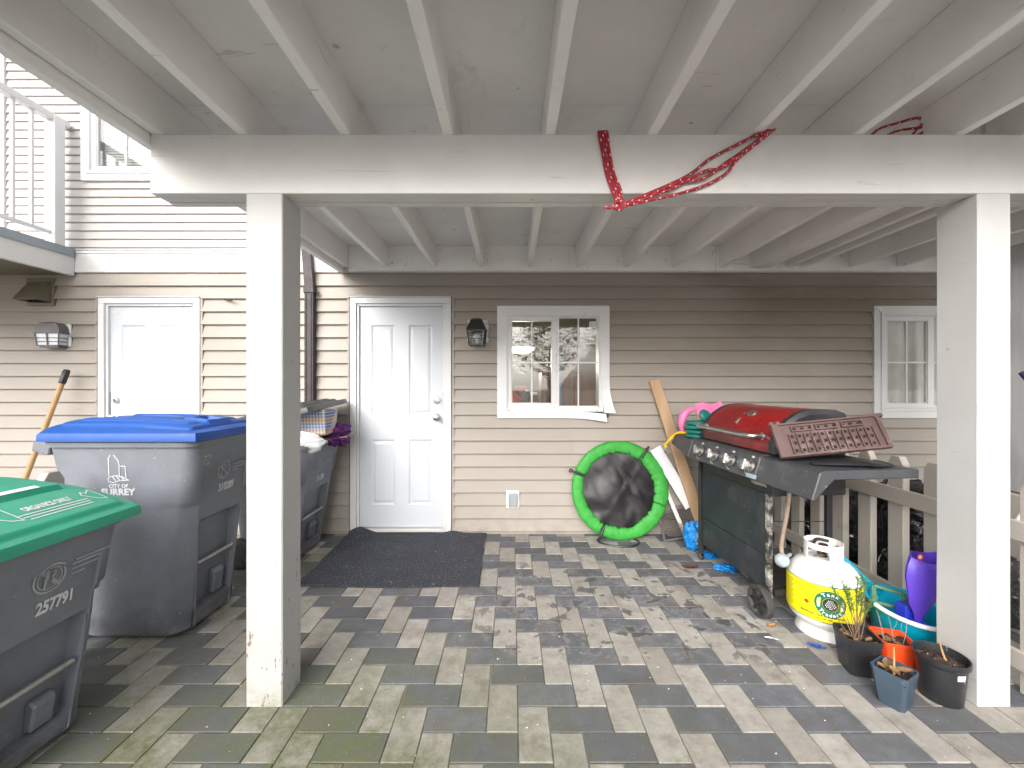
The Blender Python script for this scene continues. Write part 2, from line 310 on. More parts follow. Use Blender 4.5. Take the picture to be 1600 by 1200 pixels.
# ------------------------------------------------------------------ mesh helpers
ORG = {}
class MB:
    def __init__(s): s.v = []; s.f = []; s.mi = []
    def add(s, vs, fs, mi=0):
        o = len(s.v); s.v += [tuple(v) for v in vs]; s.f += [tuple(i + o for i in f) for f in fs]; s.mi += [mi] * len(fs); return s
    def box(s, x0, x1, y0, y1, z0, z1, mi=0):
        return s.add([(x0,y0,z0),(x1,y0,z0),(x1,y1,z0),(x0,y1,z0),(x0,y0,z1),(x1,y0,z1),(x1,y1,z1),(x0,y1,z1)],
                     [(0,3,2,1),(4,5,6,7),(0,1,5,4),(1,2,6,5),(2,3,7,6),(3,0,4,7)], mi)
    def bar(s, a, b, w, t, up=(0,0,1), mi=0):
        a, b = Vector(a), Vector(b); d = (b - a).normalized(); u = Vector(up)
        sx = d.cross(u)
        if sx.length < 1e-4: sx = d.cross(Vector((1, 0, 0)))
        sx.normalize(); uy = sx.cross(d).normalized(); vs = []
        for p in (a, b):
            for i, j in ((-1,-1),(1,-1),(1,1),(-1,1)): vs.append(p + sx * (i * w / 2) + uy * (j * t / 2))
        return s.add(vs, [(0,1,2,3),(7,6,5,4),(0,4,5,1),(1,5,6,2),(2,6,7,3),(3,7,4,0)], mi)
    def tube(s, pts, r, n=8, caps=True, mi=0, pat=None):
        pts = [Vector(p) for p in pts]; rs = r if isinstance(r, (list, tuple)) else [r] * len(pts); o = len(s.v)
        prev = None
        for i, p in enumerate(pts):
            d = (pts[min(i + 1, len(pts) - 1)] - pts[max(i - 1, 0)])
            d = d.normalized() if d.length > 1e-9 else Vector((0, 0, 1))
            if prev is None:
                a = d.cross(Vector((0, 0, 1)));
                if a.length < 1e-3: a = d.cross(Vector((1, 0, 0)))
            else: a = prev - d * prev.dot(d)
            a.normalize(); prev = a; b_ = d.cross(a)
            for k in range(n):
                t = 2 * PI * k / n; s.v.append(tuple(p + (a * math.cos(t) + b_ * math.sin(t)) * rs[i]))
        for i in range(len(pts) - 1):
            for k in range(n):
                s.f.append((o + i*n + k, o + i*n + (k+1) % n, o + (i+1)*n + (k+1) % n, o + (i+1)*n + k)); s.mi.append(pat(i, k) if pat else mi)
        if caps:
            s.f.append(tuple(o + k for k in range(n))[::-1]); s.f.append(tuple(o + (len(pts)-1)*n + k for k in range(n))); s.mi += [mi, mi]
        return s
    def loft(s, rings, closed=True, caps=True, mi=0):
        o = len(s.v); n = len(rings[0])
        for r_ in rings: s.v += [tuple(p) for p in r_]
        for i in range(len(rings) - 1):
            for k in range(n if closed else n - 1):
                s.f.append((o+i*n+k, o+i*n+(k+1) % n, o+(i+1)*n+(k+1) % n, o+(i+1)*n+k)); s.mi.append(mi)
        if caps: s.f.append(tuple(o + k for k in range(n))[::-1]); s.f.append(tuple(o+(len(rings)-1)*n+k for k in range(n))); s.mi += [mi, mi]
        return s
    def lathe(s, prof, c=(0, 0, 0), n=32, caps=False, mi=0, axis='Z'):
        rings = []
        for r_, z in prof:
            ring = []
            for k in range(n):
                t = 2*PI*k/n
                if axis == 'Z': ring.append((c[0]+r_*math.cos(t), c[1]+r_*math.sin(t), c[2]+z))
                elif axis == 'Y': ring.append((c[0]+r_*math.cos(t), c[1]+z, c[2]+r_*math.sin(t)))
                else: ring.append((c[0]+z, c[1]+r_*math.cos(t), c[2]+r_*math.sin(t)))
            rings.append(ring)
        return s.loft(rings, True, caps, mi)
    def prism(s, poly, a0, a1, axis='X', mi=0):
        """poly in the two other axes, extruded along axis"""
        n = len(poly)
        def P(p, a): return (a, p[0], p[1]) if axis == 'X' else ((p[0], a, p[1]) if axis == 'Y' else (p[0], p[1], a))
        vs = [P(p, a0) for p in poly] + [P(p, a1) for p in poly]
        fs = [tuple(range(n))[::-1], tuple(range(n, 2*n))] + [(i, (i+1) % n, n+(i+1) % n, n+i) for i in range(n)]
        return s.add(vs, fs, mi)
    def grid(s, fn, nu, nv, mi=0, wrap=False):
        o = len(s.v)
        for i in range(nu + 1):
            for j in range(nv + 1): s.v.append(tuple(fn(i / nu, j / nv)))
        for i in range(nu):
            for j in range(nv): s.f.append((o+i*(nv+1)+j, o+(i+1)*(nv+1)+j, o+(i+1)*(nv+1)+j+1, o+i*(nv+1)+j+1)); s.mi.append(mi)
        return s
    def xf(s, m):
        s.v = [tuple(m @ Vector(v)) for v in s.v]; return s
    def build(s, name, m, parent=None, smooth=None, bevel=0, world=True, fix=True):
        me = bpy.data.meshes.new(name)
        off = ORG.get(parent.name, (0, 0, 0)) if (parent and world) else (0, 0, 0)
        me.from_pydata([(v[0]-off[0], v[1]-off[1], v[2]-off[2]) for v in s.v], [], s.f)
        for mm in (m if isinstance(m, (list, tuple)) else [m]): me.materials.append(mm)
        me.polygons.foreach_set('material_index', s.mi)
        if fix or bevel:
            bm = bmesh.new(); bm.from_mesh(me)
            if fix: bmesh.ops.recalc_face_normals(bm, faces=bm.faces)
            if bevel:
                es = [e for e in bm.edges if len(e.link_faces) == 2 and e.calc_face_angle(0) > R(40)]
                bmesh.ops.bevel(bm, geom=es, offset=bevel, segments=1, affect='EDGES', profile=.5)
            bm.to_mesh(me); bm.free()
        if smooth:
            for p in me.polygons: p.use_smooth = True
            me.set_sharp_from_angle(angle=R(smooth))
        o = bpy.data.objects.new(name, me); COL.objects.link(o)
        if parent: o.parent = parent
        if world and parent: ORG[o.name] = off
        return o
def tag(o, label=None, cat=None, group=None, kind=None):
    for k, v in (('label', label), ('category', cat), ('group', group), ('kind', kind)):
        if v: o[k] = v
    return o
def thing(name, loc, label, cat, group=None, rz=0):
    o = bpy.data.objects.new(name, None); o.empty_display_size = .05; COL.objects.link(o); o.location = loc; o.rotation_euler = (0, 0, rz)
    ORG[o.name] = tuple(loc); return tag(o, label, cat, group)
def single(mb, name, m, loc, label, cat, group=None, **kw):
    """a thing that is one mesh: vertices in world coordinates, origin at loc"""
    mb.v = [(v[0]-loc[0], v[1]-loc[1], v[2]-loc[2]) for v in mb.v]
    o = mb.build(name, m, None, world=False, **kw); o.location = loc; ORG[o.name] = tuple(loc)
    return tag(o, label, cat, group)
def bez(pts, n=24):
    """Catmull-Rom through pts"""
    P = [Vector(p) for p in pts]; P = [2*P[0]-P[1]] + P + [2*P[-1]-P[-2]]; out = []
    seg = len(P) - 3
    for i in range(n + 1):
        t = i / n * seg; k = min(int(t), seg - 1); t -= k; a, b, c, d = P[k:k+4]
        out.append(.5 * ((2*b) + (c-a)*t + (2*a-5*b+4*c-d)*t*t + (3*b-a-3*c+d)*t**3))
    return out
def fbm(x, y=0, z=0): return noise.fractal(Vector((x, y, z)), 1, 2, 4)

def text_geo(body, size, bold=0, align='CENTER', shear=0, sx=1):
    cu = bpy.data.curves.new('lettering', 'FONT'); cu.body = body; cu.size = size; cu.align_x = align; cu.offset = bold; cu.shear = shear
    cu.resolution_u = 3
    ob = bpy.data.objects.new('lettering', cu); COL.objects.link(ob); dg = bpy.context.evaluated_depsgraph_get()
    me = bpy.data.meshes.new_from_object(ob.evaluated_get(dg)); vs = [(v.co.x * sx, v.co.y) for v in me.vertices]; fs = [tuple(p.vertices) for p in me.polygons]
    bpy.data.objects.remove(ob); bpy.data.curves.remove(cu); bpy.data.meshes.remove(me); return vs, fs
class Decal:
    """flat print collected in 2D and laid on a surface by a function (u, v) -> point"""
    def __init__(s): s.v = []; s.f = []
    def text(s, body, x, y, size, bold=0, align='CENTER', shear=0, rot=0, sx=1):
        vs, fs = text_geo(body, size, bold, align, shear, sx); o = len(s.v); c, n = math.cos(rot), math.sin(rot)
        s.v += [(x + a*c - b*n, y + a*n + b*c) for a, b in vs]; s.f += [tuple(i+o for i in f) for f in fs]; return s
    def line(s, pts, w_, closed=False):
        P = [Vector(p) for p in pts]
        if closed: P.append(P[0])
        for a, b in zip(P, P[1:]):
            d = b - a
            if d.length < 1e-6: continue
            d.normalize(); nrm = Vector((-d.y, d.x)) * w_ / 2; e = d * w_ / 2; k = max(1, int((b-a).length / .03)); o = len(s.v)
            for i in range(k + 1):
                q = (a-e).lerp(b+e, i / k); s.v += [tuple(q - nrm), tuple(q + nrm)]
            for i in range(k): s.f.append((o+2*i, o+2*i+2, o+2*i+3, o+2*i+1))
        return s
    def ring(s, x, y, r, w_, n=32, a0=0, a1=2*PI):
        o = len(s.v)
        for i in range(n + 1):
            t = a0 + (a1-a0)*i/n
            for q in (r - w_/2, r + w_/2): s.v.append((x + q*math.cos(t), y + q*math.sin(t)))
        for i in range(n): s.f.append((o+2*i, o+2*i+1, o+2*i+3, o+2*i+2))
        return s
    def poly(s, pts): o = len(s.v); s.v += list(pts); s.f.append(tuple(range(o, o+len(pts)))); return s
    def rect(s, x0, x1, y0, y1, k=1):
        o = len(s.v)
        for i in range(k + 1): s.v += [(x0+(x1-x0)*i/k, y0), (x0+(x1-x0)*i/k, y1)]
        for i in range(k): s.f.append((o+2*i, o+2*i+2, o+2*i+3, o+2*i+1))
        return s
    def build(s, name, m, parent, fn, world=True):
        mb = MB(); mb.add([fn(a, b) for a, b in s.v], s.f); return mb.build(name, m, parent, world=world, fix=False)

WY = 3.43     # face of the siding, away from the camera

# ------------------------------------------------------------------ setting: ground, lane, paving
g = MB(); g.box(-80, 80, -80, 80, -.25, -.10); tag(g.build('ground', M['ground']), kind='structure')
g = MB(); g.box(-40, 40, -9.5, -3.4, -.09, -.03); tag(g.build('lane', M['asphalt']), kind='structure')
U = .118; BX0, BY0 = -.330, 1.4626
pave = MB(); pave.box(-5.2, 5.2, -3.4, WY + .06, -.09, -.0055); pave = pave.build('paving', M['sand']); tag(pave, kind='structure'); ORG[pave.name] = (0, 0, 0)
def brick_mesh(lx, ly, m):
    b = MB(); b.box(0, lx, 0, ly, -.05, 0); o = b.build('paver_brick', m, bevel=.0022); me = o.data; bpy.data.objects.remove(o); return me
gap = .0023
ME_H = brick_mesh(2*U - 2*gap, U - 2*gap, M['brick_dark']); ME_V = brick_mesh(U - 2*gap, 2*U - 2*gap, M['brick_light'])
cells = []
for i in range(-42, 46):
    for j in range(-42, 18):
        r_ = (i + j) % 4
        if r_ not in (0, 2): continue
        x, y = BX0 + U*i, BY0 + U*j; h = r_ == 0
        x1, y1 = x + (2*U if h else U), y + (U if h else 2*U)
        if x1 > 5.1 or x < -5.1 or y < -3.4 or y > WY - .03: continue
        full = y1 < WY
        cx, cy = (x+x1)/2, (y+y1)/2
        vis = cy > 1.28 and abs(cx) < cy*1.31 and -2.35 < cx < 2.08
        cells.append((0 if (vis and full) else 1, cy, x, y, x1, min(y1, WY), h))
cells.sort(); single_n = 0; fld = MB(); tones = []
rb = random.Random(3)
for k, (nv, cy, x, y, x1, y1, h) in enumerate(cells):
    dz = rb.uniform(-.0012, .0012)
    if nv == 0 and single_n < 296:
        o = bpy.data.objects.new('paver_brick', ME_H if h else ME_V); COL.objects.link(o); o.parent = pave; o.location = (x+gap, y+gap, dz); single_n += 1
        o.rotation_euler = (rb.uniform(-.004, .004), rb.uniform(-.004, .004), 0)
    else:
        n0 = len(fld.f); X0, X1, Y0, Y1 = x+gap, x1-gap, y+gap, y1-gap; e = .0022
        if Y1 - Y0 < .01: continue
        fld.add([(X0,Y0,-.03),(X1,Y0,-.03),(X1,Y1,-.03),(X0,Y1,-.03),(X0,Y0,dz-e),(X1,Y0,dz-e),(X1,Y1,dz-e),(X0,Y1,dz-e),(X0+e,Y0+e,dz),(X1-e,Y0+e,dz),(X1-e,Y1-e,dz),(X0+e,Y1-e,dz)],
                [(0,1,5,4),(1,2,6,5),(2,3,7,6),(3,0,4,7),(4,5,9,8),(5,6,10,9),(6,7,11,10),(7,4,8,11),(8,9,10,11)], 0 if h else 1)
        tones += [rb.random()] * (len(fld.f) - n0)
fo = fld.build('paver_bricks', [M['brick_dark'], M['brick_light']], pave, fix=False); tag(fo, kind='stuff')
at = fo.data.attributes.new('tone', 'FLOAT', 'FACE'); at.data.foreach_set('value', tones)

# ------------------------------------------------------------------ the town house
house = thing('town_house', (0, WY, 0), 'two storey town house wall clad in beige horizontal siding with white doors and windows', 'house')
W1 = (-.127, .833, .988, 1.948); W2 = (3.094, 4.054, .988, 1.948); D1 = (-1.395, -.512, 0, 2.030); D2 = (-3.553, -2.665, 0, 2.030)
W3 = (-3.687, -2.45, 3.02, 4.25)
def piece_rects(x0, x1, z0, z1, opens):
    xs = sorted({x0, x1} | {v for o_ in opens for v in o_[:2] if x0 < v < x1}); out = []
    for a, b in zip(xs, xs[1:]):
        zs = [(z0, z1)]
        for o_ in opens:
            if o_[0] <= a + 1e-6 and o_[1] >= b - 1e-6:
                nz = []
                for c, d in zs:
                    if o_[3] <= c or o_[2] >= d: nz.append((c, d)); continue
                    if o_[2] > c + .004: nz.append((c, o_[2]))
                    if o_[3] < d - .004: nz.append((o_[3], d))
                zs = nz
        out.append((a, b, zs))
    return out
wl = MB()
for a, b, zs in piece_rects(-9, 9, -.1, 2.2, [(W1[0]+.05, W1[1]-.05, W1[2]+.05, W1[3]-.05), (W2[0]+.05, W2[1]-.05, W2[2]+.05, W2[3]-.05)]):
    for c, d in zs: wl.box(a, b, WY + .055, WY + .20, c, d)
for a, b, zs in piece_rects(-9, 9, 2.2, 6.6, [(W3[0]+.05, W3[1]-.05, W3[2]+.05, W3[3]-.05)]):
    for c, d in zs: wl.box(a, b, WY + .055, WY + .20, c, d)
wl.box(-9, 9, WY + 3.4, WY + 3.5, -.1, 6.6); wl.box(-9, -8.9, WY + .2, WY + 3.4, -.1, 6.6); wl.box(8.9, 9, WY + .2, WY + 3.4, -.1, 6.6)
wl.build('wall', M['interior'], house)
rf = MB(); rf.prism([(WY - .35, 6.6), (WY + 1.8, 7.7), (WY + 3.9, 6.6)], -9.2, 9.2, 'X'); rf.build('roof', M['roofing'], house)
fl = MB(); fl.box(-8.9, 8.9, WY + .2, WY + 3.4, 2.3, 2.42); fl.box(-8.9, 8.9, WY + .2, WY + 3.4, -.05, .0); fl.box(-2.2, -2.1, WY+.2, WY+3.4, 0, 2.3); fl.box(2.3, 2.4, WY+.2, WY+3.4, 0, 2.3); fl.build('floor_slab', M['interior'], house)
def siding(x0, x1, zb, n, ex, opens, seams, m, lip=.024):
    rs = random.Random(int(ex * 1e4))
    for k in range(n):
        z0 = zb + ex * k; z1 = z0 + ex
        rects = piece_rects(x0, x1, z0, z1, opens)
        runs = [[]]
        for a, b, zs in rects:
            if not zs: runs.append([])
            else: runs[-1].append((a, b, zs))
        for run in runs:
            if not run: continue
            cuts = [s_ for s_ in seams.get(k, []) if run[0][0] < s_ < run[-1][1]]
            bounds = [run[0][0]] + cuts + [run[-1][1]]
            for q, (ca, cb) in enumerate(zip(bounds, bounds[1:])):
                mb = MB(); pr = .0016 * (q % 2); wv = rs.uniform(-.0012, .0012)
                for a, b, zs in run:
                    a2, b2 = max(a, ca), min(b, cb)
                    if b2 - a2 < .001: continue
                    for c, d in zs:
                        fy = lambda z: WY - .002 - pr - ((lip + wv) * (1 - (z - z0) / ex))
                        bl = [(fy(c), c), (fy(d), d), (WY + .054, d), (WY + .054, c)]
                        if c == z0: bl = [(fy(c) + .002, c + .0), (fy(c), c + .004), (fy(d), d), (WY + .054, d), (WY + .054, c)]
                        mb.prism(bl, a2 + (.0004 if q else 0), b2, 'X')
                if mb.f: mb.build('siding_board', m, house)
SEAM = {3: [.86, 2.6], 5: [.52, -1.55, 2.9], 6: [.52], 7: [1.257], 8: [1.257, -2.6], 9: [2.45], 12: [1.9], 13: [-.42], 15: [1.45, -2.45], 17: [2.2]}
siding(-5.8, 5.6, .0165, 20, .1108, [W1, W2, D1, D2], SEAM, M['siding'])
siding(-4.34, -1.2, 2.452, 27, .0723, [W3], {4: [-2.6], 9: [-3.2]}, M['siding_up'], .015)
up = MB(); up.box(-1.2, 9, WY - .01, WY + .054, 2.44, 6.6); up.box(-9, -4.8, WY-.01, WY+.054, 2.44, 6.6); up.box(-4.8, -1.2, WY-.01, WY+.054, 4.405, 6.6); up.build('upper_cladding', M['siding_up'], house)
fb = MB(); fb.box(-9, 9, WY - .03, WY - .003, -.02, .0155); fb.build('foundation_trim', M['siding'], house)
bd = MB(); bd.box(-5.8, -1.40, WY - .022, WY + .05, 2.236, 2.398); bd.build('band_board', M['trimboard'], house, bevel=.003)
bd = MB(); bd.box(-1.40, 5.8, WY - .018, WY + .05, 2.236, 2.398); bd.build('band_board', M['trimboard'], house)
fs_ = MB(); fs_.prism([(WY+.05, 2.399), (WY-.028, 2.399), (WY-.028, 2.409), (WY-.022, 2.424), (WY-.035, 2.426), (WY-.035, 2.434), (WY+.05, 2.45)], -5.8, -1.40, 'X'); fs_.build('drip_flashing', M['white'], house)
ct = MB(); ct.box(-4.80, -4.345, WY - .03, WY + .05, 2.452, 4.40); ct.build('patio_door_frame', M['white'], house, bevel=.004)

def frame_rect(mb, x0, x1, z0, z1, w_, y0, y1):
    mb.box(x0, x1, y0, y1, z1 - w_, z1); mb.box(x0, x1, y0, y1, z0, z0 + w_); mb.box(x0, x0 + w_, y0, y1, z0 + w_, z1 - w_); mb.box(x1 - w_, x1, y0, y1, z0 + w_, z1 - w_)
def casing(mb, x0, x1, z0, z1, w_, y0, y1, skip=()):
    """mitred flat casing, four boards"""
    q = {'top': [(x0, z1), (x1, z1), (x1-w_, z1-w_), (x0+w_, z1-w_)], 'bottom': [(x0, z0), (x0+w_, z0+w_), (x1-w_, z0+w_), (x1, z0)],
         'left': [(x0, z0), (x0, z1), (x0+w_, z1-w_), (x0+w_, z0+w_)], 'right': [(x1, z0), (x1-w_, z0+w_), (x1-w_, z1-w_), (x1, z1)]}
    for k, p in q.items():
        if k in skip: continue
        cxx = sum(a for a, b in p)/4; czz = sum(b for a, b in p)/4; p = [(cxx + (a-cxx)*.9985, czz + (b-czz)*.9985) for a, b in p]
        mb.prism(p, y0, y1, 'Y')
def make_window(W, label, torn=False, sashleft=True, muntins=True, sash_open=False):
    x0, x1, z0, z1 = W; f = MB(); YF = WY - .030
    casing(f, x0, x1, z0, z1, .058, YF, YF + .028, ('bottom', 'right') if torn else ())
    if torn:      # the vinyl casing has come away at the lower right corner and curls outwards
        def right(u, v):
            t = max(0, (.30 - v) / .30); zz = z0 + .045 + (z1 - z0 - .045) * v
            xx = x1 - .058 + .058 * u + .030 * t**2 * u + .012 * t**3
            if v > .9 and 0: pass
            return (xx, YF - .045 * t**2 * u - .006 * t, min(zz, z1 - .058*(1-u)) )
        f.grid(right, 8, 40)
        f.grid(lambda u, v: tuple(a + b for a, b in zip(right(u, v), (0, .006, 0))), 8, 40)
        def bottom(u, v):
            t = max(0, (u - .62) / .38); xx = x0 + (x1 - x0 - .030) * u
            if v > .5: xx = max(xx, x0 + .058 * (v - 0)) if u < .1 else xx
            return (max(xx, x0 + .058*v), YF - .040 * t**2 * (1 - v) - .004 * t, z0 + .058 * v - .030 * t**2.2 * (1 - .25*v))
        f.grid(bottom, 40, 6); f.grid(lambda u, v: tuple(a + b for a, b in zip(bottom(u, v), (0, .006, 0))), 40, 6)
    frame_rect(f, x0+.056, x1-.056, z0+.056, z1-.056, .026, YF - .008, WY + .10)
    frame_rect(f, x0+.082, x1-.082, z0+.082, z1-.082, .008, YF + .006, WY + .10)
    wn = f.build('window', M['white'], house, smooth=30 if torn else None, bevel=0 if torn else .0015); wn['label'] = label
    xm = (x0 + x1) / 2 + .012
    lz0, lz1 = z0 + .090, z1 - .090
    s1 = MB(); frame_rect(s1, x0+.090, xm+.012, lz0, lz1, .034, YF + .012, YF + .042); frame_rect(s1, x0+.124, xm-.022, lz0+.034, lz1-.034, .006, YF+.020, YF + .042); s1.build('sash', M['white'], wn, bevel=.0015)
    s2 = MB(); s2.box(xm+.0125, xm+.040, YF+.020, YF+.06, lz0, lz1); s2.box(xm+.04, x1-.091, YF+.032, YF+.06, lz1-.008, lz1); s2.box(xm+.04, x1-.091, YF+.032, YF+.06, lz0, lz0+.014); s2.build('sash', M['white'], wn, bevel=.0015)
    p1 = MB(); p1.box(x0+.125, xm-.023, YF+.030, YF+.034, lz0+.035, lz1-.035); p1.build('pane', M['glass'], wn)
    p2 = MB(); p2.box(xm+.041, x1-.092, YF+.050, YF+.054, lz0+.015, lz1-.009); p2.build('pane', M['glass'], wn)
    if muntins:
        zc = (lz0 + lz1) / 2 - .003
        for (a, b, yy, c, d) in ((x0+.125, xm-.023, YF+.0215, lz0+.035, lz1-.035), (xm+.041, x1-.092, YF+.0415, lz0+.015, lz1-.009)):
            m_ = MB(); xc = (a+b)/2; m_.box(xc-.006, xc+.006, yy, yy+.006, c, d); m_.box(a, b, yy+.0015, yy+.0075, zc-.006, zc+.006); m_.build('muntin', M['white'], wn)
    return wn, xm
w1, xm1 = make_window(W1, 'white sliding window whose lower right casing curls loose', torn=True)
sp = MB(); sp.box(W1[1]-.165, W1[1]-.105, WY+.022, WY+.0235, W1[3]-.185, W1[3]-.125); sp.build('sticker', mat('pale_green_sticker', (.5, .62, .58), .5), w1)
sp = MB()
for xx in (W1[0]+.10, W1[1]-.11): sp.lathe([(.004, 0), (.004, -.003), (.001, -.004)], (xx, WY-.038, W1[2]+.068), 8, True, axis='Y')
sp.build('screw', M['darkhole'], w1)
w2, _ = make_window(W2, 'white sliding window seen beside the right post')
w3, _ = make_window(W3, 'upstairs white window with lowered blinds', muntins=True)
bl = MB(); zz = W3[2] + .11
while zz < W3[3] - .1: bl.bar((W3[0]+.13, WY+.045, zz), (W3[1]-.1, WY+.045, zz), .0165, .0018, up=(0, -1.0, -.7)); zz += .0235
bl.build('blind_slats', mat('blind_vinyl', (.50, .50, .49), .5), w3)

def make_door(Dr, label, knob_right, panels=True):
    x0, x1, z0, z1 = Dr
    fr = MB(); a, b = x0 + .008, x1 - .008; Y = WY - .025
    for p, q in (((a, 0.0), (a + .052, z1 - .008)), ((b - .052, 0.0), (b, z1 - .008))): fr.box(p[0], q[0], Y, Y + .03, p[1], q[1] - .0525)
    fr.box(a, b, Y, Y + .03, z1 - .06, z1 - .008); fr.box(a - .004, b + .004, Y - .012, Y + .02, z1 - .0075, z1)
    fr.box(a + .0525, a + .072, Y + .016, WY + .05, 0, z1 - .061); fr.box(b - .072, b - .0525, Y + .016, WY + .05, 0, z1 - .061); fr.box(a + .0725, b - .0725, Y + .016, WY + .05, z1 - .080, z1 - .061)
    fo_ = fr.build('door_frame', M['white'], house, bevel=.003)
    ch = MB(); ch.box(x0 - .016, x0 + .002, WY - .021, WY, .0, z1 + .016); ch.box(x1 - .002, x1 + .016, WY - .021, WY, .0, z1 + .016); ch.box(x0+.0025, x1-.0025, WY - .021, WY, z1 + .001, z1 + .016); ch.build('trim_channel', M['siding'], house)
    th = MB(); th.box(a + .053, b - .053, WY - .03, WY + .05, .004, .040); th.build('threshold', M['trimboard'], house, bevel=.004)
    X0, X1, Z0, Z1 = a + .0735, b - .0735, .045, z1 - .0815; yd = WY + .012
    # slab as a height field with four embossed panels
    W_ = X1 - X0
    pan = [(X0 + W_*.135, X0 + W_*.42, 1.015, 1.79), (X0 + W_*.585, X0 + W_*.87, 1.015, 1.79), (X0 + W_*.135, X0 + W_*.42, .235, .80), (X0 + W_*.585, X0 + W_*.87, .235, .80)]
    # emboss by explicit nested rectangles: ledge down, slope up to the raised field
    d = MB(); ys = [0, .007, .009, .002, .002]; ins = [0, .010, .018, .040, .040]
    xs = sorted({X0, X1, *[p[0] for p in pan[:2]], *[p[1] for p in pan[:2]]}); zs = sorted({Z0, Z1, 1.015, 1.79, .235, .80})
    for i in range(len(xs)-1):
        for j in range(len(zs)-1):
            cx, cz = (xs[i]+xs[i+1])/2, (zs[j]+zs[j+1])/2
            if any(p[0] < cx < p[1] and p[2] < cz < p[3] for p in pan): continue
            d.add([(xs[i], yd, zs[j]), (xs[i+1], yd, zs[j]), (xs[i+1], yd, zs[j+1]), (xs[i], yd, zs[j+1])], [(0, 1, 2, 3)])
    for p in pan:
        rings = [[(p[0]+e, yd+y, p[2]+e), (p[1]-e, yd+y, p[2]+e), (p[1]-e, yd+y, p[3]-e), (p[0]+e, yd+y, p[3]-e)] for e, y in zip(ins, ys)]
        d.loft(rings[:4], True, False); d.add(rings[3], [(0, 1, 2, 3)])
    d.box(X0, X1, yd + .012, yd + .04, Z0, Z1)
    d.add([(X0,yd,Z0),(X0,yd,Z1),(X0,yd+.012,Z1),(X0,yd+.012,Z0),(X1,yd,Z0),(X1,yd,Z1),(X1,yd+.012,Z1),(X1,yd+.012,Z0)], [(0,1,2,3),(4,5,6,7),(1,5,6,2),(0,4,7,3)])
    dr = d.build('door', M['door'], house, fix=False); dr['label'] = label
    kx = X1 - .055 if knob_right else X0 + .055
    for zk, nm, big in ((1.140, 'deadbolt', 0), (.993, 'door_knob', 1)):
        k = MB()
        prof = [(.031, 0), (.031, -.006), (.024, -.012), (.013, -.014), (.012, -.03), (.021, -.036), (.026, -.047), (.024, -.058), (.012, -.064), (.001, -.065)] if big else [(.029, 0), (.029, -.012), (.025, -.020), (.014, -.022), (.001, -.022)]
        k.lathe(prof, (kx, yd, zk), 24, axis='Y')
        if not big: k.box(kx-.004, kx+.004, yd-.034, yd-.021, zk-.013, zk+.013)
        k.build(nm, M['nickel'], dr, smooth=35)
    ex_ = X1 if knob_right else X0
    sp_ = MB(); sp_.box(ex_ - (.003 if knob_right else .020), ex_ + (.004 if knob_right else .003), yd - .005, yd + .012, .93, 1.21); sp_.build('strike_guard', M['metalgrey'], dr)
    return dr, (X0, X1, Z0, Z1, yd)
make_door(D1, 'white four panel entry door behind the black mat', True)
dr2, q2 = make_door(D2, 'white entry door above the blue lidded cart', False)
s_ = Decal(); s_.rect(0, .075, 0, .06); s_.build('sticker', M['print'], dr2, lambda a, b: (q2[0]+.004+a, q2[4]-.001, 1.86+b))
s_ = Decal(); s_.poly([(.03*math.cos(t*PI/8), .03*math.sin(t*PI/8)) for t in range(16)]); s_.build('sticker', M['print'], dr2, lambda a, b: (q2[0]+.055+a, q2[4]-.001, 1.245+b))

# things inside, seen through the panes
cab = thing('brown_cabinet', (.62, WY+.75, 0), 'brown wooden cabinet standing inside behind the right pane of the window', 'cabinet')
b = MB(); b.box(.30, .95, WY+.6, WY+1.0, 0, 1.40); b.build('body', M['brownwood'], cab, bevel=.004)
for xx in (.31, .63):
    b = MB(); b.box(xx, xx+.31, WY+.578, WY+.598, .05, 1.36); dd = b.build('door', M['brownwood'], cab, bevel=.004)
b = MB(); b.grid(lambda u, v: (.355+.10*u+.02*math.sin(v*3), WY+.35+.015*math.sin(u*14), .70+.9*v), 20, 8); b.grid(lambda u, v: (.355+.10*u+.02*math.sin(v*3), WY+.36+.015*math.sin(u*14), .70+.9*v), 20, 8)
single(b, 'blue_towel', M['bluecloth'], (.40, WY+.35, .7), 'pale blue towel hanging inside the room behind the window middle', 'towel', smooth=60)
b = MB(); b.grid(lambda u, v: (-.02+.11*math.sin(u*PI)*math.cos(v*2*PI)+.01*fbm(u*4, v*4), WY+.35+.08*math.sin(u*PI)*math.sin(v*2*PI), 1.02+.21*u), 14, 16)
single(b, 'orange_bag', M['orangecloth'], (-.02, WY+.35, 1.02), 'orange nylon bag behind the lower left pane of the window', 'bag', smooth=60)
t_ = MB(); t_.box(-.4, .28, WY+.25, WY+.85, .98, 1.015); t_.box(-.38,-.34,WY+.27,WY+.31,0,.98); t_.box(.22,.26,WY+.27,WY+.31,0,.98); t_.box(-.38,-.34,WY+.79,WY+.83,0,.98); t_.box(.22,.26,WY+.79,WY+.83,0,.98)
single(t_, 'worktop_table', M['brownwood'], (0, WY+.5, 0), 'dark worktop inside under the orange bag', 'table')
b = MB(); b.box(.03, .14, WY+.5, WY+.58, 1.20, 1.255); single(b, 'orange_box', M['orangecloth'], (.08, WY+.54, 1.20), 'small orange box on the shelf inside behind the left panes', 'box')
b = MB(); b.box(-.2, .25, WY+.48, WY+.66, 1.175, 1.198); single(b, 'wall_shelf', M['whiteboard'], (0, WY+.57, 1.175), 'white shelf board inside behind the left panes', 'shelf')
b = MB(); b.lathe([(.05, 0), (.07, .1), (.075, .2), (.001, .2)], (.1, WY+.42, 1.015), 16, True); single(b, 'dark_bin', M['lampgrey'], (.1, WY+.42, 1.015), 'dark rounded bin standing on the worktop inside', 'bin', smooth=40)
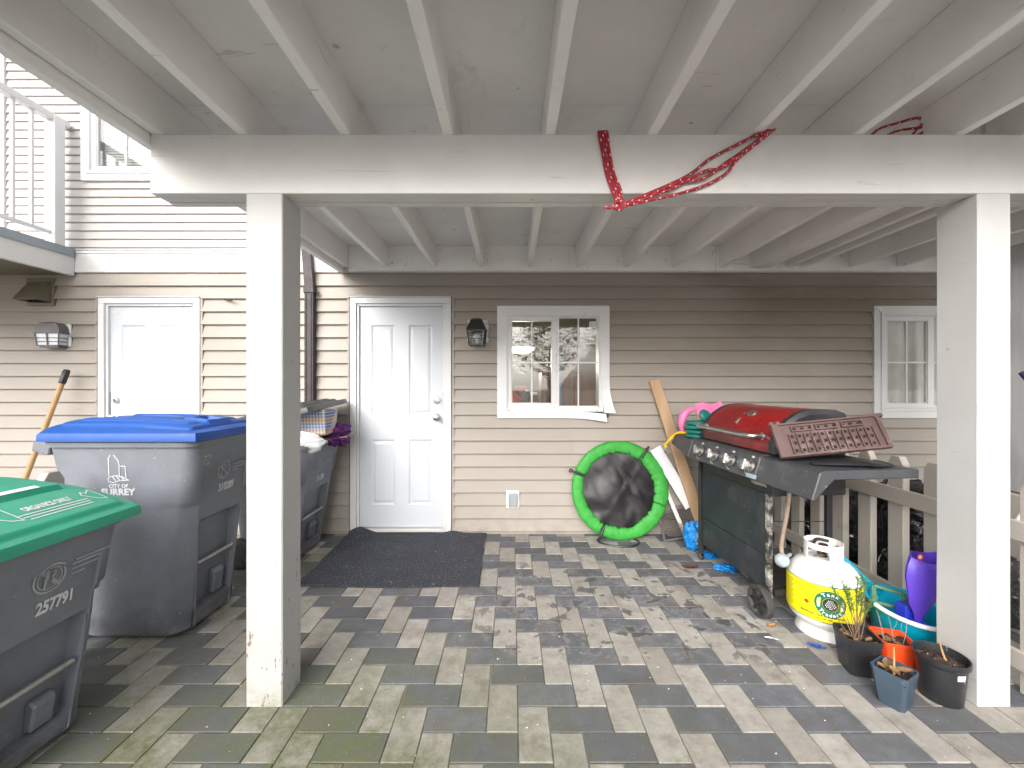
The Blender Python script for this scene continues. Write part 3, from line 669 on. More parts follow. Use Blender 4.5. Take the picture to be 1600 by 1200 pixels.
b = MB(); b.grid(lambda u, v: (2.9+1.4*u, WY+.14+.014*math.sin(u*60), .9+1.2*v), 90, 2); single(b, 'grey_curtain', mat('grey_curtain_cloth', (.62, .61, .56), .9), (3.6, WY+.26, .9), 'grey curtain hanging behind the window by the right post', 'curtain', smooth=60)
b = MB(); b.lathe([(.03, 0), (.038, .04), (.042, .075), (.039, .075), (.03, .01), (.001, .01)], (3.28, WY+.085, 1.07), 16); single(b, 'white_cup', M['frosted'], (3.28, WY+.085, 1.07), 'white cup on the sill behind the window by the right post', 'cup', smooth=40)

LP = thing('ceiling_lamp', (.11, WY+1.3, 1.72), 'lit ceiling lamp glowing inside behind the left panes of the window', 'lamp')
em = bpy.data.materials.new('lamp_glow'); em.use_nodes = True; em.node_tree.nodes['Principled BSDF'].inputs['Emission Color'].default_value = (1, .88, .66, 1); em.node_tree.nodes['Principled BSDF'].inputs['Emission Strength'].default_value = 2.5
b = MB(); b.lathe([(.001, 0), (.09, .01), (.14, .04), (.15, .07), (.001, .08)], (.11, WY+1.3, 1.64), 24); b.build('shade', em, LP, smooth=50)
b = MB(); b.tube([(.11, WY+1.3, 1.72), (.11, WY+1.3, 2.30)], .01, 8); b.build('stem', M['nickel'], LP)
pl_ = bpy.data.lights.new('bulb', 'POINT'); pl_.energy = 9; pl_.color = (1, .87, .68); pl_.shadow_soft_size = .12; po = bpy.data.objects.new('bulb', pl_); COL.objects.link(po); po.parent = LP; po.location = (0, 0, -.20)

# ------------------------------------------------------------------ the raised deck overhead
deck = thing('timber_deck', (0, 1.6, 0), 'raised deck of painted white timber joists carried on a beam and two posts', 'deck')
BT, BB = 2.269, 2.035; FY = .98; ST = BT + .184
jx = [-1.4275] + [-1.088 + .4066*k for k in range(8)]
for k, x in enumerate(jx):
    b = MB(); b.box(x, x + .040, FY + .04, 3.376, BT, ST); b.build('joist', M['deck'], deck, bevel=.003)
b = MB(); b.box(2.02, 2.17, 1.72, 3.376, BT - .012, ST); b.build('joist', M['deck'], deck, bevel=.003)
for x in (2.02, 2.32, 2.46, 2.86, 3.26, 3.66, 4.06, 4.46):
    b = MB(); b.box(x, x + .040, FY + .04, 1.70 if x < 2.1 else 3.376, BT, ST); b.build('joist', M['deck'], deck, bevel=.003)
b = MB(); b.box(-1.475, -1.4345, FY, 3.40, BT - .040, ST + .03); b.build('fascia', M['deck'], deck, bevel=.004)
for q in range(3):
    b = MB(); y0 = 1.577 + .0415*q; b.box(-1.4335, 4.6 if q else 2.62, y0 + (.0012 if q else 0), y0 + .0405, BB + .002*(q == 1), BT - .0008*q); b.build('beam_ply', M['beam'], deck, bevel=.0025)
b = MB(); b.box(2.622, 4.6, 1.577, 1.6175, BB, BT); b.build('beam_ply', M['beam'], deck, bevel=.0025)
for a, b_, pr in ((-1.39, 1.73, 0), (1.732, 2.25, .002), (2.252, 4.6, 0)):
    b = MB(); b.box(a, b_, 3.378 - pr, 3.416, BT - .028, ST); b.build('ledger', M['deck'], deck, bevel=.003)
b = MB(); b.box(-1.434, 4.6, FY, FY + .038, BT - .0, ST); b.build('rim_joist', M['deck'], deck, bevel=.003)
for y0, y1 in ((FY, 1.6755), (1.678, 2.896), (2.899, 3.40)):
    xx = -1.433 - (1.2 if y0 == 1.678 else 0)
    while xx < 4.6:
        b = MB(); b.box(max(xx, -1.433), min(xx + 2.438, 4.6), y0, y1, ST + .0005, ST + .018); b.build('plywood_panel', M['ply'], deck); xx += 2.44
b = MB()     # nail heads in the ledger between the joists
rn = random.Random(5)
for k in range(8):
    for q in range(7):
        x = jx[k+1] + .06 + rn.random()*.31 if k < 8 else 0; x = jx[k+1] + rn.choice((.06, .075, .35, .365, .2)) + rn.uniform(-.008, .008); z = BT + .02 + rn.random()*.14
        b.lathe([(.0035, 0), (.0035, -.002), (.0005, -.0022)], (x, 3.3775, z), 6, True, axis='Y')
b.build('nail_heads', M['lampgrey'], deck)
for x0, x1, y1, lab in ((-1.055, -.910, 1.717, 'left post with paint flaking near its foot'), (1.846, 1.978, 1.734, 'right post beside the plant pots')):
    b = MB(); n = 28
    rings = []
    for k in range(n + 1):
        z = BB * k / n - .0005*0; c = .004
        wob = .0011
        ring = []
        for (px_, py_) in ((x0+c, 1.5775), (x1-c, 1.5775), (x1, 1.5775+c), (x1, y1-c), (x1-c, y1), (x0+c, y1), (x0, y1-c), (x0, 1.5775+c)):
            ring.append((px_ + wob*fbm(px_*9, py_*9, z*5), py_ + (wob*fbm(px_*9+5, py_*9, z*5) if py_ > 1.6 else abs(wob*fbm(px_, z*5))), .001 + z*(BB-.002)/BB))
        rings.append(ring)
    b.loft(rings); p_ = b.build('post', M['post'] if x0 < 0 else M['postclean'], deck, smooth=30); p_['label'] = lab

# ------------------------------------------------------------------ neighbour's balcony at upper left
bal = thing('balcony', (-4.3, 2.6, 2.2), 'white balcony with railing and grey edge flashing above the vent hood', 'balcony')
BXE = -3.742
b = MB(); b.box(BXE - .04, BXE, 1.7, WY - .023, 2.205, 2.372); b.build('fascia', M['trimboard'], bal, bevel=.003)
b = MB(); b.prism([(BXE - .05, 2.3735), (BXE + .010, 2.3735), (BXE + .010, 2.362), (BXE+.014, 2.362), (BXE + .014, 2.43), (BXE - .05, 2.432)], 1.7, WY - .036, 'Y'); b.build('edge_flashing', M['metalgrey'], bal)
b = MB(); b.box(-5.8, BXE - .0405, 1.7, WY - .023, 2.215, 2.235); b.build('soffit', M['olive'], bal)
b = MB(); b.box(-5.8, BXE - .051, 1.7, WY - .04, 2.30, 2.425); b.build('floor', M['trimboard'], bal)
b = MB(); b.box(-3.845, -3.755, 3.27, 3.35, 2.43, 3.50); b.build('railing_post', M['white'], bal, bevel=.004)
b = MB(); b.box(-3.845, -3.755, 1.72, 1.80, 2.43, 3.50); b.build('railing_post', M['white'], bal, bevel=.004)
b = MB(); b.box(-3.835, -3.765, 1.80, 3.40, 3.455, 3.51); b.build('top_rail', M['white'], bal, bevel=.006)
b = MB(); b.box(-3.815, -3.785, 1.80, 3.27, 2.515, 2.545); b.build('bottom_rail', M['white'], bal, bevel=.004)
yy = 3.15
while yy > 1.85:
    b = MB(); b.box(-3.81, -3.79, yy - .01, yy + .01, 2.545, 3.455); b.build('baluster', M['white'], bal); yy -= .12

# ------------------------------------------------------------------ fixtures on the wall
def plate_outlet(cx, cz, w_, h_, label, m2, y0=WY - .016):
    t = thing('outlet_cover', (cx, y0, cz - h_/2), label, 'outlet cover')
    b = MB(); b.box(cx-w_/2, cx+w_/2, y0-.012, y0+.006, cz-h_/2, cz+h_/2); b.build('mounting_plate', M['white'], t, bevel=.005)
    b = MB(); b.box(cx-w_*.30, cx+w_*.36, y0-.028, y0-.0125, cz-h_*.40, cz+h_*.36); b.build('flap', m2, t, bevel=.006)
plate_outlet(.006, .292, .115, .155, 'grey flap outlet cover low on the wall right of the entry door', mat('grey_outlet_flap', (.30, .33, .35), .5))
plate_outlet(-3.945, 2.885, .10, .15, 'outlet cover on the pale upstairs siding behind the balcony railing', M['metalgrey'], WY - .008)
# lantern by the door
L1 = thing('wall_lantern', (-.293, WY - .02, 1.60), 'black lantern with clear glass between the entry door and the window', 'wall lantern')
b = MB(); b.box(-.385, -.20, WY - .026, WY - .008, 1.635, 1.83); b.build('back_plate', M['white'], L1, bevel=.012)
cx, cy, z0, z1 = -.292, WY - .115, 1.60, 1.735
def sq(cx, cy, h, z): return [(cx-h, cy-h, z), (cx+h, cy-h, z), (cx+h, cy+h, z), (cx-h, cy+h, z)]
b = MB(); b.loft([sq(cx, cy, .078, 1.722), sq(cx, cy, .082, 1.730), sq(cx, cy, .078, 1.738), sq(cx, cy, .045, 1.812), sq(cx, cy, .034, 1.816), sq(cx, cy, .030, 1.822)]); b.box(cx-.03, cx+.03, cy+.03, WY-.027, 1.70, 1.80); b.build('lantern_cap', M['lampblack'], L1)
fr_ = MB(); TOP, BOT = 1.722, 1.602
for sx_ in (-1, 1):
    for sy_ in (-1, 1): fr_.bar((cx+.072*sx_, cy+.072*sy_, TOP), (cx+.060*sx_, cy+.060*sy_, BOT), .008, .008)
for f_, zz in ((1, TOP - .004), (.945, 1.694), (.885, 1.652), (.835, BOT + .004)):
    h = .072*f_; t__ = .008 if zz in (TOP-.004, BOT+.004) else .004
    for a, b_ in (((-1,-1),(1,-1)),((1,-1),(1,1)),((1,1),(-1,1)),((-1,1),(-1,-1))): fr_.bar((cx+a[0]*h, cy+a[1]*h, zz), (cx+b_[0]*h, cy+b_[1]*h, zz), t__, t__*1.4)
for s__ in (-.33, .33): fr_.bar((cx+.072*s__*1.9, cy-.072, TOP), (cx+.060*s__*1.9, cy-.060, BOT), .003, .003)
fr_.build('lantern_frame', M['lampblack'], L1)
b = MB(); b.loft([sq(cx, cy, .057, BOT+.006), sq(cx, cy, .067, TOP-.006)], caps=False); b.build('lantern_glass', M['lampglass'], L1)
b = MB(); b.lathe([(.012, 0), (.013, .03), (.03, .06), (.028, .085), (.012, .10), (.001, .102)], (cx, cy, 1.61), 16); b.build('light_bulb', M['frosted'], L1, smooth=50)
# lamp on the neighbour's side
L2 = thing('wall_lamp', (-3.83, WY - .02, 1.58), 'domed brown wall lamp with barred frosted glass left of the left door', 'wall lamp')
b = MB(); b.box(-3.95, -3.775, WY - .028, WY - .008, 1.60, 1.80); b.build('back_plate', M['white'], L2, bevel=.008)
cx, cy = -3.885, WY - .095
def rect(cx, hx, y0, y1, z): return [(cx-hx, y0, z), (cx+hx, y0, z), (cx+hx, y1, z), (cx-hx, y1, z)]
rings = []
for k in range(7):
    t = k/6*PI/2; s__ = math.cos(t)*.62+.38 if k < 6 else .30
    rings.append(rect(cx, .105*s__, cy-.012*s__, WY-.029, 1.712 + .088*math.sin(t)))
b = MB(); b.loft([rect(cx, .113, cy-.018, WY-.029, 1.704), rect(cx, .113, cy-.018, WY-.029, 1.711)] + rings); b.build('dome', M['lampgrey'], L2, smooth=50)
b = MB(); b.loft([rect(cx, .085, cy+.002, cy+.06, 1.600), rect(cx, .098, cy-.006, cy+.063, 1.703)]); b.build('lamp_glass', M['frosted'], L2)
b = MB()
for zz, k in ((1.603, 0), (1.635, .33), (1.666, .66)):
    hx = .088 + .013*k; yf = cy - .001 - .009*k; tt = .009 if k == 0 else .006
    b.bar((cx-hx, yf-.002, zz), (cx+hx, yf-.002, zz), tt, tt); b.bar((cx+hx, yf-.002, zz), (cx+hx, cy+.062, zz), tt, tt); b.bar((cx-hx, yf-.002, zz), (cx-hx, cy+.062, zz), tt, tt)
for xx in (-.089, 0, .089): b.bar((cx+xx, cy-.003, 1.60), (cx+xx*1.13, cy-.011, 1.704), .008, .008)
b.box(cx-.08, cx+.08, cy+.005, WY-.03, 1.585, 1.5985); b.build('guard_bars', M['lampgrey'], L2)
# vent hood
V = thing('vent_hood', (-4.04, WY - .02, 1.94), 'taupe dryer vent hood on the wall under the balcony', 'vent hood')
b = MB(); frame_rect(b, -4.150, -3.915, 1.948, 2.182, .03, WY - .032, WY - .006); b.build('flange', M['olive'], V, bevel=.004)
b = MB()
x0, x1 = -4.125, -3.94; Y = WY - .033
pr = [(Y, 2.152), (Y - .108, 1.992), (Y - .112, 1.978), (Y - .106, 1.978), (Y - .004, 2.138)]
b.prism(pr, x0, x1, 'X'); 
for xx in (x0, x1 - .004): b.prism([(Y, 2.150), (Y - .108, 1.981), (Y, 1.981)], xx, xx + .004, 'X')
b.build('hood', M['olive'], V)
b = MB(); b.box(x0+.006, x1-.006, Y-.01, Y, 1.98, 2.13); b.build('damper_flap', M['darkhole'], V)
# downspout
dn = thing('downspout', (-1.71, WY - .05, 0), 'dark bronze downspout running down the wall left of the entry door', 'downspout')
b = MB(); b.box(-1.752, -1.675, WY - .075, WY - .022, .0, 2.085); 
for xx in (-1.735, -1.692): b.box(xx - .003, xx + .003, WY - .079, WY - .074, .0, 2.08)
b.build('pipe', M['downspout'], dn, bevel=.004)
b = MB(); b.box(-1.757, -1.670, WY - .082, WY - .02, 2.05, 2.095); b.build('coupling', M['downspout'], dn, bevel=.003)
b = MB(); b.bar((-1.712, WY - .05, 2.09), (-1.752, WY - .055, 2.60), .076, .05, up=(0, -1, 0)); b.build('elbow_pipe', M['downspout'], dn, bevel=.003)
b = MB(); b.tube([(-1.672, WY-.05, 2.06), (-1.655, WY-.055, 2.055), (-1.64, WY-.05, 2.06), (-1.642, WY-.045, 2.04), (-1.66, WY-.045, 2.03)], .006, 6); b.build('strap_bracket', M['downspout'], dn)
hk = MB(); hk.bar((-2.46, WY-.02, 2.005), (-2.37, WY-.06, 1.99), .012, .012); single(hk, 'wall_hook', M['downspout'], (-2.42, WY-.04, 1.99), 'small dark hook on the siding just left of the left post', 'hook')

# ------------------------------------------------------------------ fences
def picket(root, x, y, top=.885, w_=.088, th=.038):
    b = MB(); c = .022; y0, y1 = y, y + w_
    prof = [(y0, .0), (y1, .0), (y1, top - .04), (y1 - c, top), (y0 + c, top), (y0, top - .04)]
    b.prism(prof, x, x + th, 'X'); return b.build('picket', M['cream'], root, bevel=.003)
def fence(x, y0, ys, label):
    F = thing('picket_fence', (x, y0, 0), label, 'fence')
    for y in ys: picket(F, x, y)
    ya, yb = min(ys) - .05, max(ys) + .13
    for z0, z1 in ((.632, .715), (.10, .18)):
        b = MB(); b.box(x - .0205, x - .001, ya, yb, z0, z1); b.build('rail', M['cream'], F, bevel=.003)
    return F
fence(2.105, 1.0, [1.951 + .193*k for k in range(-8, 8)], 'low beige picket fence along the right side of the patio')
fence(-2.10, 1.0, [1.75 - .193*k for k in range(0, 6)], 'low beige picket fence behind the green lidded cart')

# ------------------------------------------------------------------ wheeled carts
def cart(root, xb, xf, hw, H, lidm, num, open_lid=False, dome=.06, back_rise=0, insf=.10, insb=.10, insw=.055, nhand='', blue=False, mz=.765):
    """local frame: +x is the front of the cart, origin on the ground at the front lower edge centre"""
    def ring(z, f_, b_, h, r_, dent=0, dw=.13, cin=0, fin=0):
        """one level: dent = recess in the front, cin = front corners drawn in under the bulge, fin = front face set back"""
        pts = []; dy = .012
        ys = [-(h-r_)*.98, -dw-dy, -dw, -dw/3, dw/3, dw, dw+dy, (h-r_)*.98]
        pts += [(f_ - fin - (dent if abs(y) <= dw + 1e-6 else 0), y, z) for y in ys]
        def arc(cx_, cy_, a0, k_=0):
            out = []
            for k in range(7):
                q = k_*math.sin(PI*(k+.5)/7)**.6 if k_ else 0
                out.append((cx_ + (r_-q)*math.cos(a0 + PI/2*k/6), cy_ + (r_-q)*math.sin(a0 + PI/2*k/6), z))
            return out
        pts += arc(f_-r_, h-r_, 0, cin)
        pts += [(f_-r_-.05, h-cin*.75, z), (f_-r_-.10, h-cin*.25, z), (f_-(f_-b_)*.65, h, z)]
        pts += arc(b_+r_, h-r_, PI/2); pts += [(b_, 0, z)]; pts += arc(b_+r_, -h+r_, PI)
        pts += [(f_-(f_-b_)*.65, -h, z), (f_-r_-.10, -h+cin*.25, z), (f_-r_-.05, -h+cin*.75, z)]; pts += arc(f_-r_, -h+r_, 1.5*PI, cin)
        return pts
    def lev(z, dent=0, ex=0, r_=None, cin=0, fin=0):
        t = 1 - z / H
        return ring(z, xf - insf*t - ex, xb + insb*t + ex*.6, hw - insw*t - ex, (.06 + .03*t) if r_ is None else r_, dent, hw*.55, cin, fin)
    rim = H - .03; F = .010
    L = [lev(.012, ex=.02, fin=F), lev(.03, cin=.012, fin=F), lev(.09*H, cin=.016, fin=F), lev(.105*H, cin=.016, fin=F), lev(.115*H, .045, cin=.016, fin=F), lev(.545*H, .050, cin=.020, fin=F), lev(.575*H, .0, cin=.022, fin=F), lev(.64*H, cin=.024, fin=F), lev(.665*H, cin=.018, fin=F), lev(.685*H, cin=.0, fin=F), lev(.82*H, fin=F), lev(.85*H, fin=0), lev(rim - .014, ex=-.003),
         lev(rim - .012, ex=-.018, r_=.07), lev(rim + .012, ex=-.020, r_=.07), lev(rim + .014, ex=-.014, r_=.07), lev(rim + .022, ex=-.014, r_=.07), lev(rim+.022, ex=.012, r_=.05), lev(rim-.25, ex=.014, r_=.05)]
    b = MB(); b.loft(L, True, True); body = b.build('cart_body', M['cartgrey'], root, smooth=42, world=False)
    # corner ribs below the step and feet
    t = 1 - .40
    # grab bar across the recess
    fx = lambda z: xf - insf*(1 - z/H) - (.010 if z < .835*H else 0)
    zb_ = .345*H
    b = MB(); b.tube([(fx(zb_)-.012, -hw*.52, zb_), (fx(zb_)-.012, hw*.52, zb_)], .0105, 10); b.build('grab_bar', M['galv'], root, smooth=50, world=False)
    # ribs inside the recess
    b = MB(); b.prism([(fx(.12*H)-.048, .12*H), (fx(.12*H)-.016, .12*H), (fx(.25*H)-.016, .23*H), (fx(.25*H)-.03, .255*H), (fx(.25*H)-.05, .255*H)], hw*.05, hw*.36, 'Y'); b.build('recess_rib', M['cartgrey'], root, bevel=.006, world=False)
    # handle at the back
    b = MB(); hz = rim - .02
    for sy_ in (-1, 1): b.bar((xb+.01, sy_*(hw-.04), hz-.01), (xb - .085, sy_*(hw-.05), hz+.012), .045, .055)
    b.tube([(xb - .075, -(hw-.03), hz+.012), (xb - .075, hw-.03, hz+.012)], .016, 10); b.build('handle', M['cartgrey'], root, bevel=.004, world=False)
    for sy_ in (-1, 1):
        b = MB(); yc = sy_*(hw-.035); b.lathe([(.02, -.03), (.09, -.028), (.105, -.018), (.105, .018), (.09, .028), (.02, .03)], (xb+.075, yc, .105), 24, True, axis='Y'); b.build('wheel', M['rubber'], root, smooth=40, world=False)
    # print on the front: crossed-out scavenging mark, lines of small text, serial number
    def fmap(a, c): return (fx(c) + .0022, a, c)
    dc = Decal(); cy_, cz_ = (.055, mz*H); rr = .046
    dc.ring(cy_-.06, cz_, rr, .006); dc.ring(cy_-.06, cz_, rr*.78, .0035); dc.line([(cy_-.06-rr*.6, cz_+rr*.6), (cy_-.06+rr*.6, cz_-rr*.6)], .009)
    dc.line([(cy_-.075, cz_-.028), (cy_-.075, cz_+.025), (cy_-.055, cz_+.025), (cy_-.042, cz_+.014), (cy_-.055, cz_), (cy_-.075, cz_)], .007); dc.line([(cy_-.06, cz_), (cy_-.042, cz_-.028)], .007)
    for k in range(4): dc.rect(cy_+.008, cy_+(.125 if k < 3 else .05), cz_+.030-.017*k, cz_+.036-.017*k)
    dc.build('scavenging_mark', M['printdull'], root, lambda a, c: fmap(a, c), world=False)
    dn_ = Decal(); dn_.text(num, .042, mz*H - .112, .056, .0022, sx=.68); dn_.build('serial_number', M['print'], root, lambda a, c: fmap(a-.02, c), world=False)
    if nhand:
        d3 = Decal(); d3.text(nhand, 0, 0, .07, -.0022, sx=.8, shear=.2); d3.build('handwritten_number', M['print'], root, lambda a, c: fmap(a - hw*.62, c + .855*H), world=False)
    # lid
    lx0, lx1, lhw = xb - .0, xf + .035, hw + .03
    def hgt(u, v, kind):
        s__ = 1 - u; z = dome*(1-(2*v-1)**4)*(1-(1-min(1, s__*1.6))**2)*.75 + back_rise*(1-(1-s__)**2)
        def box_(ua, ub, va, vb, hh, e=.02):
            def st(x): x = max(0, min(1, x)); return x*x*(3-2*x)
            return hh*st((u-ua)/e)*st((ub-u)/e)*st((v-va)/e)*st((vb-v)/e)
        if kind == 'green': z += box_(.60, .95, .07, .93, .012) + box_(.06, .57, .12, .88, .018) - box_(.575, .595, .1, .9, .006, .008)
        else:
            z += box_(.05, .92, .10, .90, .016); z += box_(.12, .86, .18, .30, .010) + box_(.12, .86, .70, .82, .010)
            if blue: z += box_(.70, .90, .34, .66, .018) - box_(.74, .88, .40, .60, .022) + box_(.30, .66, .40, .60, .008) + box_(.93, .99, .3, .7, .006)
        return z
    def lp(u, v, kind, top=True):
        a, c = 2*u-1, 2*v-1; k = .035
        x = (lx0+lx1)/2 + (lx1-lx0)/2 * a*math.sqrt(1-k*c**6); y = lhw*c*math.sqrt(1-k*a**6)
        return x, y
    kind = 'green' if lidm is M['cartgreen'] else 'plain'
    NU, NV = 84, 72; zb0 = rim + (.006 if kind == 'green' else .024)
    lm = MB(); lm.grid(lambda u, v: (*lp(u, v, kind), zb0 + .034 + hgt(u, v, kind)), NU, NV)
    def edge(t):      # perimeter param
        t = t % 1 * 4; k = int(t); f_ = t - k
        return ((f_, 0), (1, f_), (1-f_, 1), (0, 1-f_))[k]
    per = [edge(i/160) for i in range(160)]
    r0 = [(*lp(u, v, kind), zb0+.034+hgt(u, v, kind)) for u, v in per]; cxm = (lx0+lx1)/2
    r1 = [(cxm+(x-cxm)*1.012, y*1.018, z-.008) for x, y, z in r0]; r2 = [(cxm+(x-cxm)*1.014, y*1.02, rim + (.004 if kind == 'green' else .018) + (z-zb0-.034)*(.0 if kind != 'green' else .35)) for x, y, z in r0]; r3 = [(cxm+(x-cxm)*.985, y*.975, z) for x, y, z in r2]; r4 = [(cxm+(x-cxm)*.97, y*.96, r0[i][2]-.010) for i, (x, y, z) in enumerate(r2)]
    lm.loft([r0, r1, r2, r3, r4], True, False)
    lm.grid(lambda u, v: (cxm+(lp(u, v, kind)[0]-cxm)*.97, lp(u, v, kind)[1]*.96, zb0 + .024 + hgt(u, v, kind)), NU, NV)
    if open_lid:
        mtx = Matrix.Translation((xb+.02, 0, rim+.12)) @ Matrix.Rotation(R(-13), 4, 'Y') @ Matrix.Rotation(R(3), 4, 'X') @ Matrix.Translation((-(xb), 0, -rim)); lm.xf(mtx)
    lid = lm.build('lid', lidm, root, smooth=40, world=False)
    return body, lid, lambda u, v: (lp(u, v, kind)[0], lp(u, v, kind)[1], zb0 + .0355 + hgt(u, v, kind)), fx

# blue-lidded cart
cb = thing('wheeled_cart', (-1.60, 2.19, 0), 'large grey cart with blue lid and CITY OF SURREY print on its side', 'waste cart', 'wheeled waste carts by the left post')
body, lid, lmap, fx = cart(cb, -.69, .045, .245, 1.014, M['cartblue'], '310289', dome=.055, insf=.085, insb=.13, insw=.035, nhand='72', blue=True, mz=.80)
d = Decal()     # tower emblem and name, on the side that faces the patio entrance
d.line([(-.058, 0), (-.060, .148), (-.050, .155), (-.050, .192), (-.022, .168), (.008, .125), (.014, .10), (.014, .005)], .006)
d.line([(.016, .085), (.055, .085), (.060, .005)], .006); d.line([(.016, .100), (.016, 0)], .004)
d.line([(-.062, -.030), (-.066, -.010), (-.045, .008), (-.01, .014), (.03, .008), (.08, -.020)], .006); d.line([(-.062, -.030), (-.03, -.038), (.01, -.024), (.045, -.020), (.08, -.020)], .006)
for a in (-.035, -.005, .025): d.line([(a, .008), (a + .022, -.024)], .006)
d.text('CITY OF', .005, -.075, .036, .0012); d.text('SURREY', .0, -.130, .066, .0028, sx=1.02)
hwz = lambda z: .245 - .035*(1 - z/1.014)
d.build('city_emblem', M['print'], cb, lambda a, c: (-.332 + a*.70, -(hwz(.822+c*.66) + .002), .822 + c*.66), world=False)
# green-lidded cart
cg = thing('wheeled_cart', (-1.56, 1.335, 0), 'grey cart with green lid reading ORGANICS ONLY, nearest the camera', 'waste cart', 'wheeled waste carts by the left post')
body, lid, lmap, fx = cart(cg, -.47, .045, .225, .79, M['cartgreen'], '257791', dome=.02, back_rise=.10, insf=.10, insb=.06, insw=.02, mz=.80)
d = Decal()
def lid_uv(a, c): return lmap(.86 - c*.9, .59 + a*.78)        # a across the lid, c towards the hinge
d.text('ORGANICS ONLY', 0, .085, .072, .0035, sx=.62)
for k in range(3): d.rect(-.28 + .02*k, .26 - .01*k, .045 - .030*k, .055 - .030*k, 16)
for s__ in (-1, 1):
    ox = .33*s__; d.line([(ox-.055, .11), (ox-.02, .155), (ox+.0, .125), (ox+.07, .175), (ox+.055, .0), (ox+.0, .02), (ox-.03, .06)], .010, True)
d.build('lid_lettering', M['print'], lid, lid_uv, world=False)
d = Decal(); d.rect(-.27, .20, .345, .395, 16); d.build('lid_sticker', M['printwhite'], lid, lid_uv, world=False)
# overfull cart by the door
co = thing('wheeled_cart', (-1.46, 3.02, 0), 'overfull grey cart with raised black lid between the left post and the entry door', 'waste cart', 'wheeled waste carts by the left post')
body, lid, lmap, fx = cart(co, -.50, .045, .30, .865, M['cartblack'], '311280', open_lid=True, dome=.03, insf=.12, insb=.05, insw=.05, nhand='7L')

b = MB()
def bskt(z, g_): return [(-1.78+g_, 2.86+g_, z), (-1.335-g_, 2.86+g_, z), (-1.345-g_, 3.10-g_, z), (-1.78+g_, 3.10-g_, z)]
b.loft([bskt(.895, .028), bskt(.91, .02), bskt(1.075, 0), bskt(1.08, .004)]); b.xf(Matrix.Translation((-1.5, 2.95, .98)) @ Matrix.Rotation(R(-5), 4, 'Y') @ Matrix.Translation((1.5, -2.95, -.98)))
single(b, 'patterned_basket', M['basket'], (-1.55, 2.98, .9), 'tan and blue patterned basket jammed under the black lid of the overfull cart', 'basket', bevel=.008)
def blob(c, r_, seed, m, amp=.25, f=2.5, nu=24, nv=32, sq_=(1, 1, 1)):
    b = MB(); 
    def P(u, v):
        th, ph = PI*u, 2*PI*v; d = Vector((math.sin(th)*math.cos(ph), math.sin(th)*math.sin(ph), math.cos(th)))
        k = 1 + amp*(noise.noise(d*f + Vector((seed, 0, 0))) + .5*abs(noise.noise(d*f*2.7 + Vector((0, seed, 0)))) - .25*abs(noise.noise(d*f*6 + Vector((seed, seed, 0)))))
        return (c[0]+d.x*r_[0]*k, c[1]+d.y*r_[1]*k, c[2]+d.z*r_[2]*k)
    b.grid(P, nu, nv); return b
single(blob((-1.53, 2.80, .865), (.20, .085, .075), 3.1, None, .25, 2), 'white_trash_bag', M['whitebag'], (-1.53, 2.80, .80), 'white plastic bag bulging over the rim of the overfull cart', 'bag', smooth=60)
single(blob((-1.375, 3.13, .875), (.085, .12, .085), 5.2, None, .55, 2.6), 'purple_cloth', M['purplecloth'], (-1.345, 3.13, .82), 'purple and pink patterned cloth spilling from the overfull cart', 'cloth', smooth=50)
b = MB(); b.bar((-1.62, 2.96, .862), (-1.29, 3.12, .872), .12, .006); b.bar((-1.42, 2.9, .858), (-1.27, 3.2, .88), .03, .004)
single(b, 'cardboard_scrap', M['card'], (-1.45, 3.0, .86), 'flattened cardboard scraps on the rim of the overfull cart', 'cardboard')

# broom handle leaning by the left door
bh = thing('garden_tool', (-3.83, 3.12, 0), 'wooden tool handle with black grip leaning on the wall behind the blue lidded cart', 'garden tool')
A, B = Vector((-3.90, 3.02, .02)), Vector((-3.725, 3.335, 1.40)); dv = (B-A)
b = MB(); b.tube([A, A+dv*.92], .0185, 12); b.build('handle', M['pinehandle'], bh, smooth=50)
b = MB(); b.tube([A+dv*.915, A+dv*.925, A+dv*.99, B], [.021, .024, .024, .017], 12); b.build('grip', M['blackpl'], bh, smooth=50)
b = MB(); b.box(-4.02, -3.78, 2.99, 3.05, .0, .03); b.build('blade', M['metalgrey'], bh)

# ------------------------------------------------------------------ doormat
b = MB()
def matf(u, v):
    x = -1.375 + 1.155*u + .006*math.sin(v*7) + (.01 if v < .1 else 0); y = 2.50 + .90*v + .006*math.sin(u*9)
    x += -.02*(1-v)*(u > .5)*0; z = .010 + .002*fbm(u*6, v*6)
    e1 = math.exp(-((u-.07)**2/.006 + (v-.985)**2/.006)); e2 = math.exp(-((u-.75)**2/.004 + (v-1)**2/.004)); e3 = math.exp(-((u-.10)**2/.02 + (v)**2/.002))
    z += .062*e1 + .022*e2 + .012*e3; y -= .03*e1
    if v > .97: y -= .0
    return (x, min(y, WY - .035), z)
b.grid(matf, 90, 70); b.grid(lambda u, v: (matf(u, v)[0], matf(u, v)[1], max(.0015, matf(u, v)[2]-.009)), 90, 70)
per = [(i/60, 0) for i in range(60)] + [(1, i/60) for i in range(60)] + [(1-i/60, 1) for i in range(60)] + [(0, 1-i/60) for i in range(60)]
b.loft([[matf(u, v) for u, v in per], [(matf(u, v)[0], matf(u, v)[1], max(.0015, matf(u, v)[2]-.009)) for u, v in per]], True, False)
single(b, 'doormat', M['mat'], (-.8, 2.95, 0), 'large charcoal felt mat lying in front of the entry door with a rucked corner', 'doormat', smooth=50)

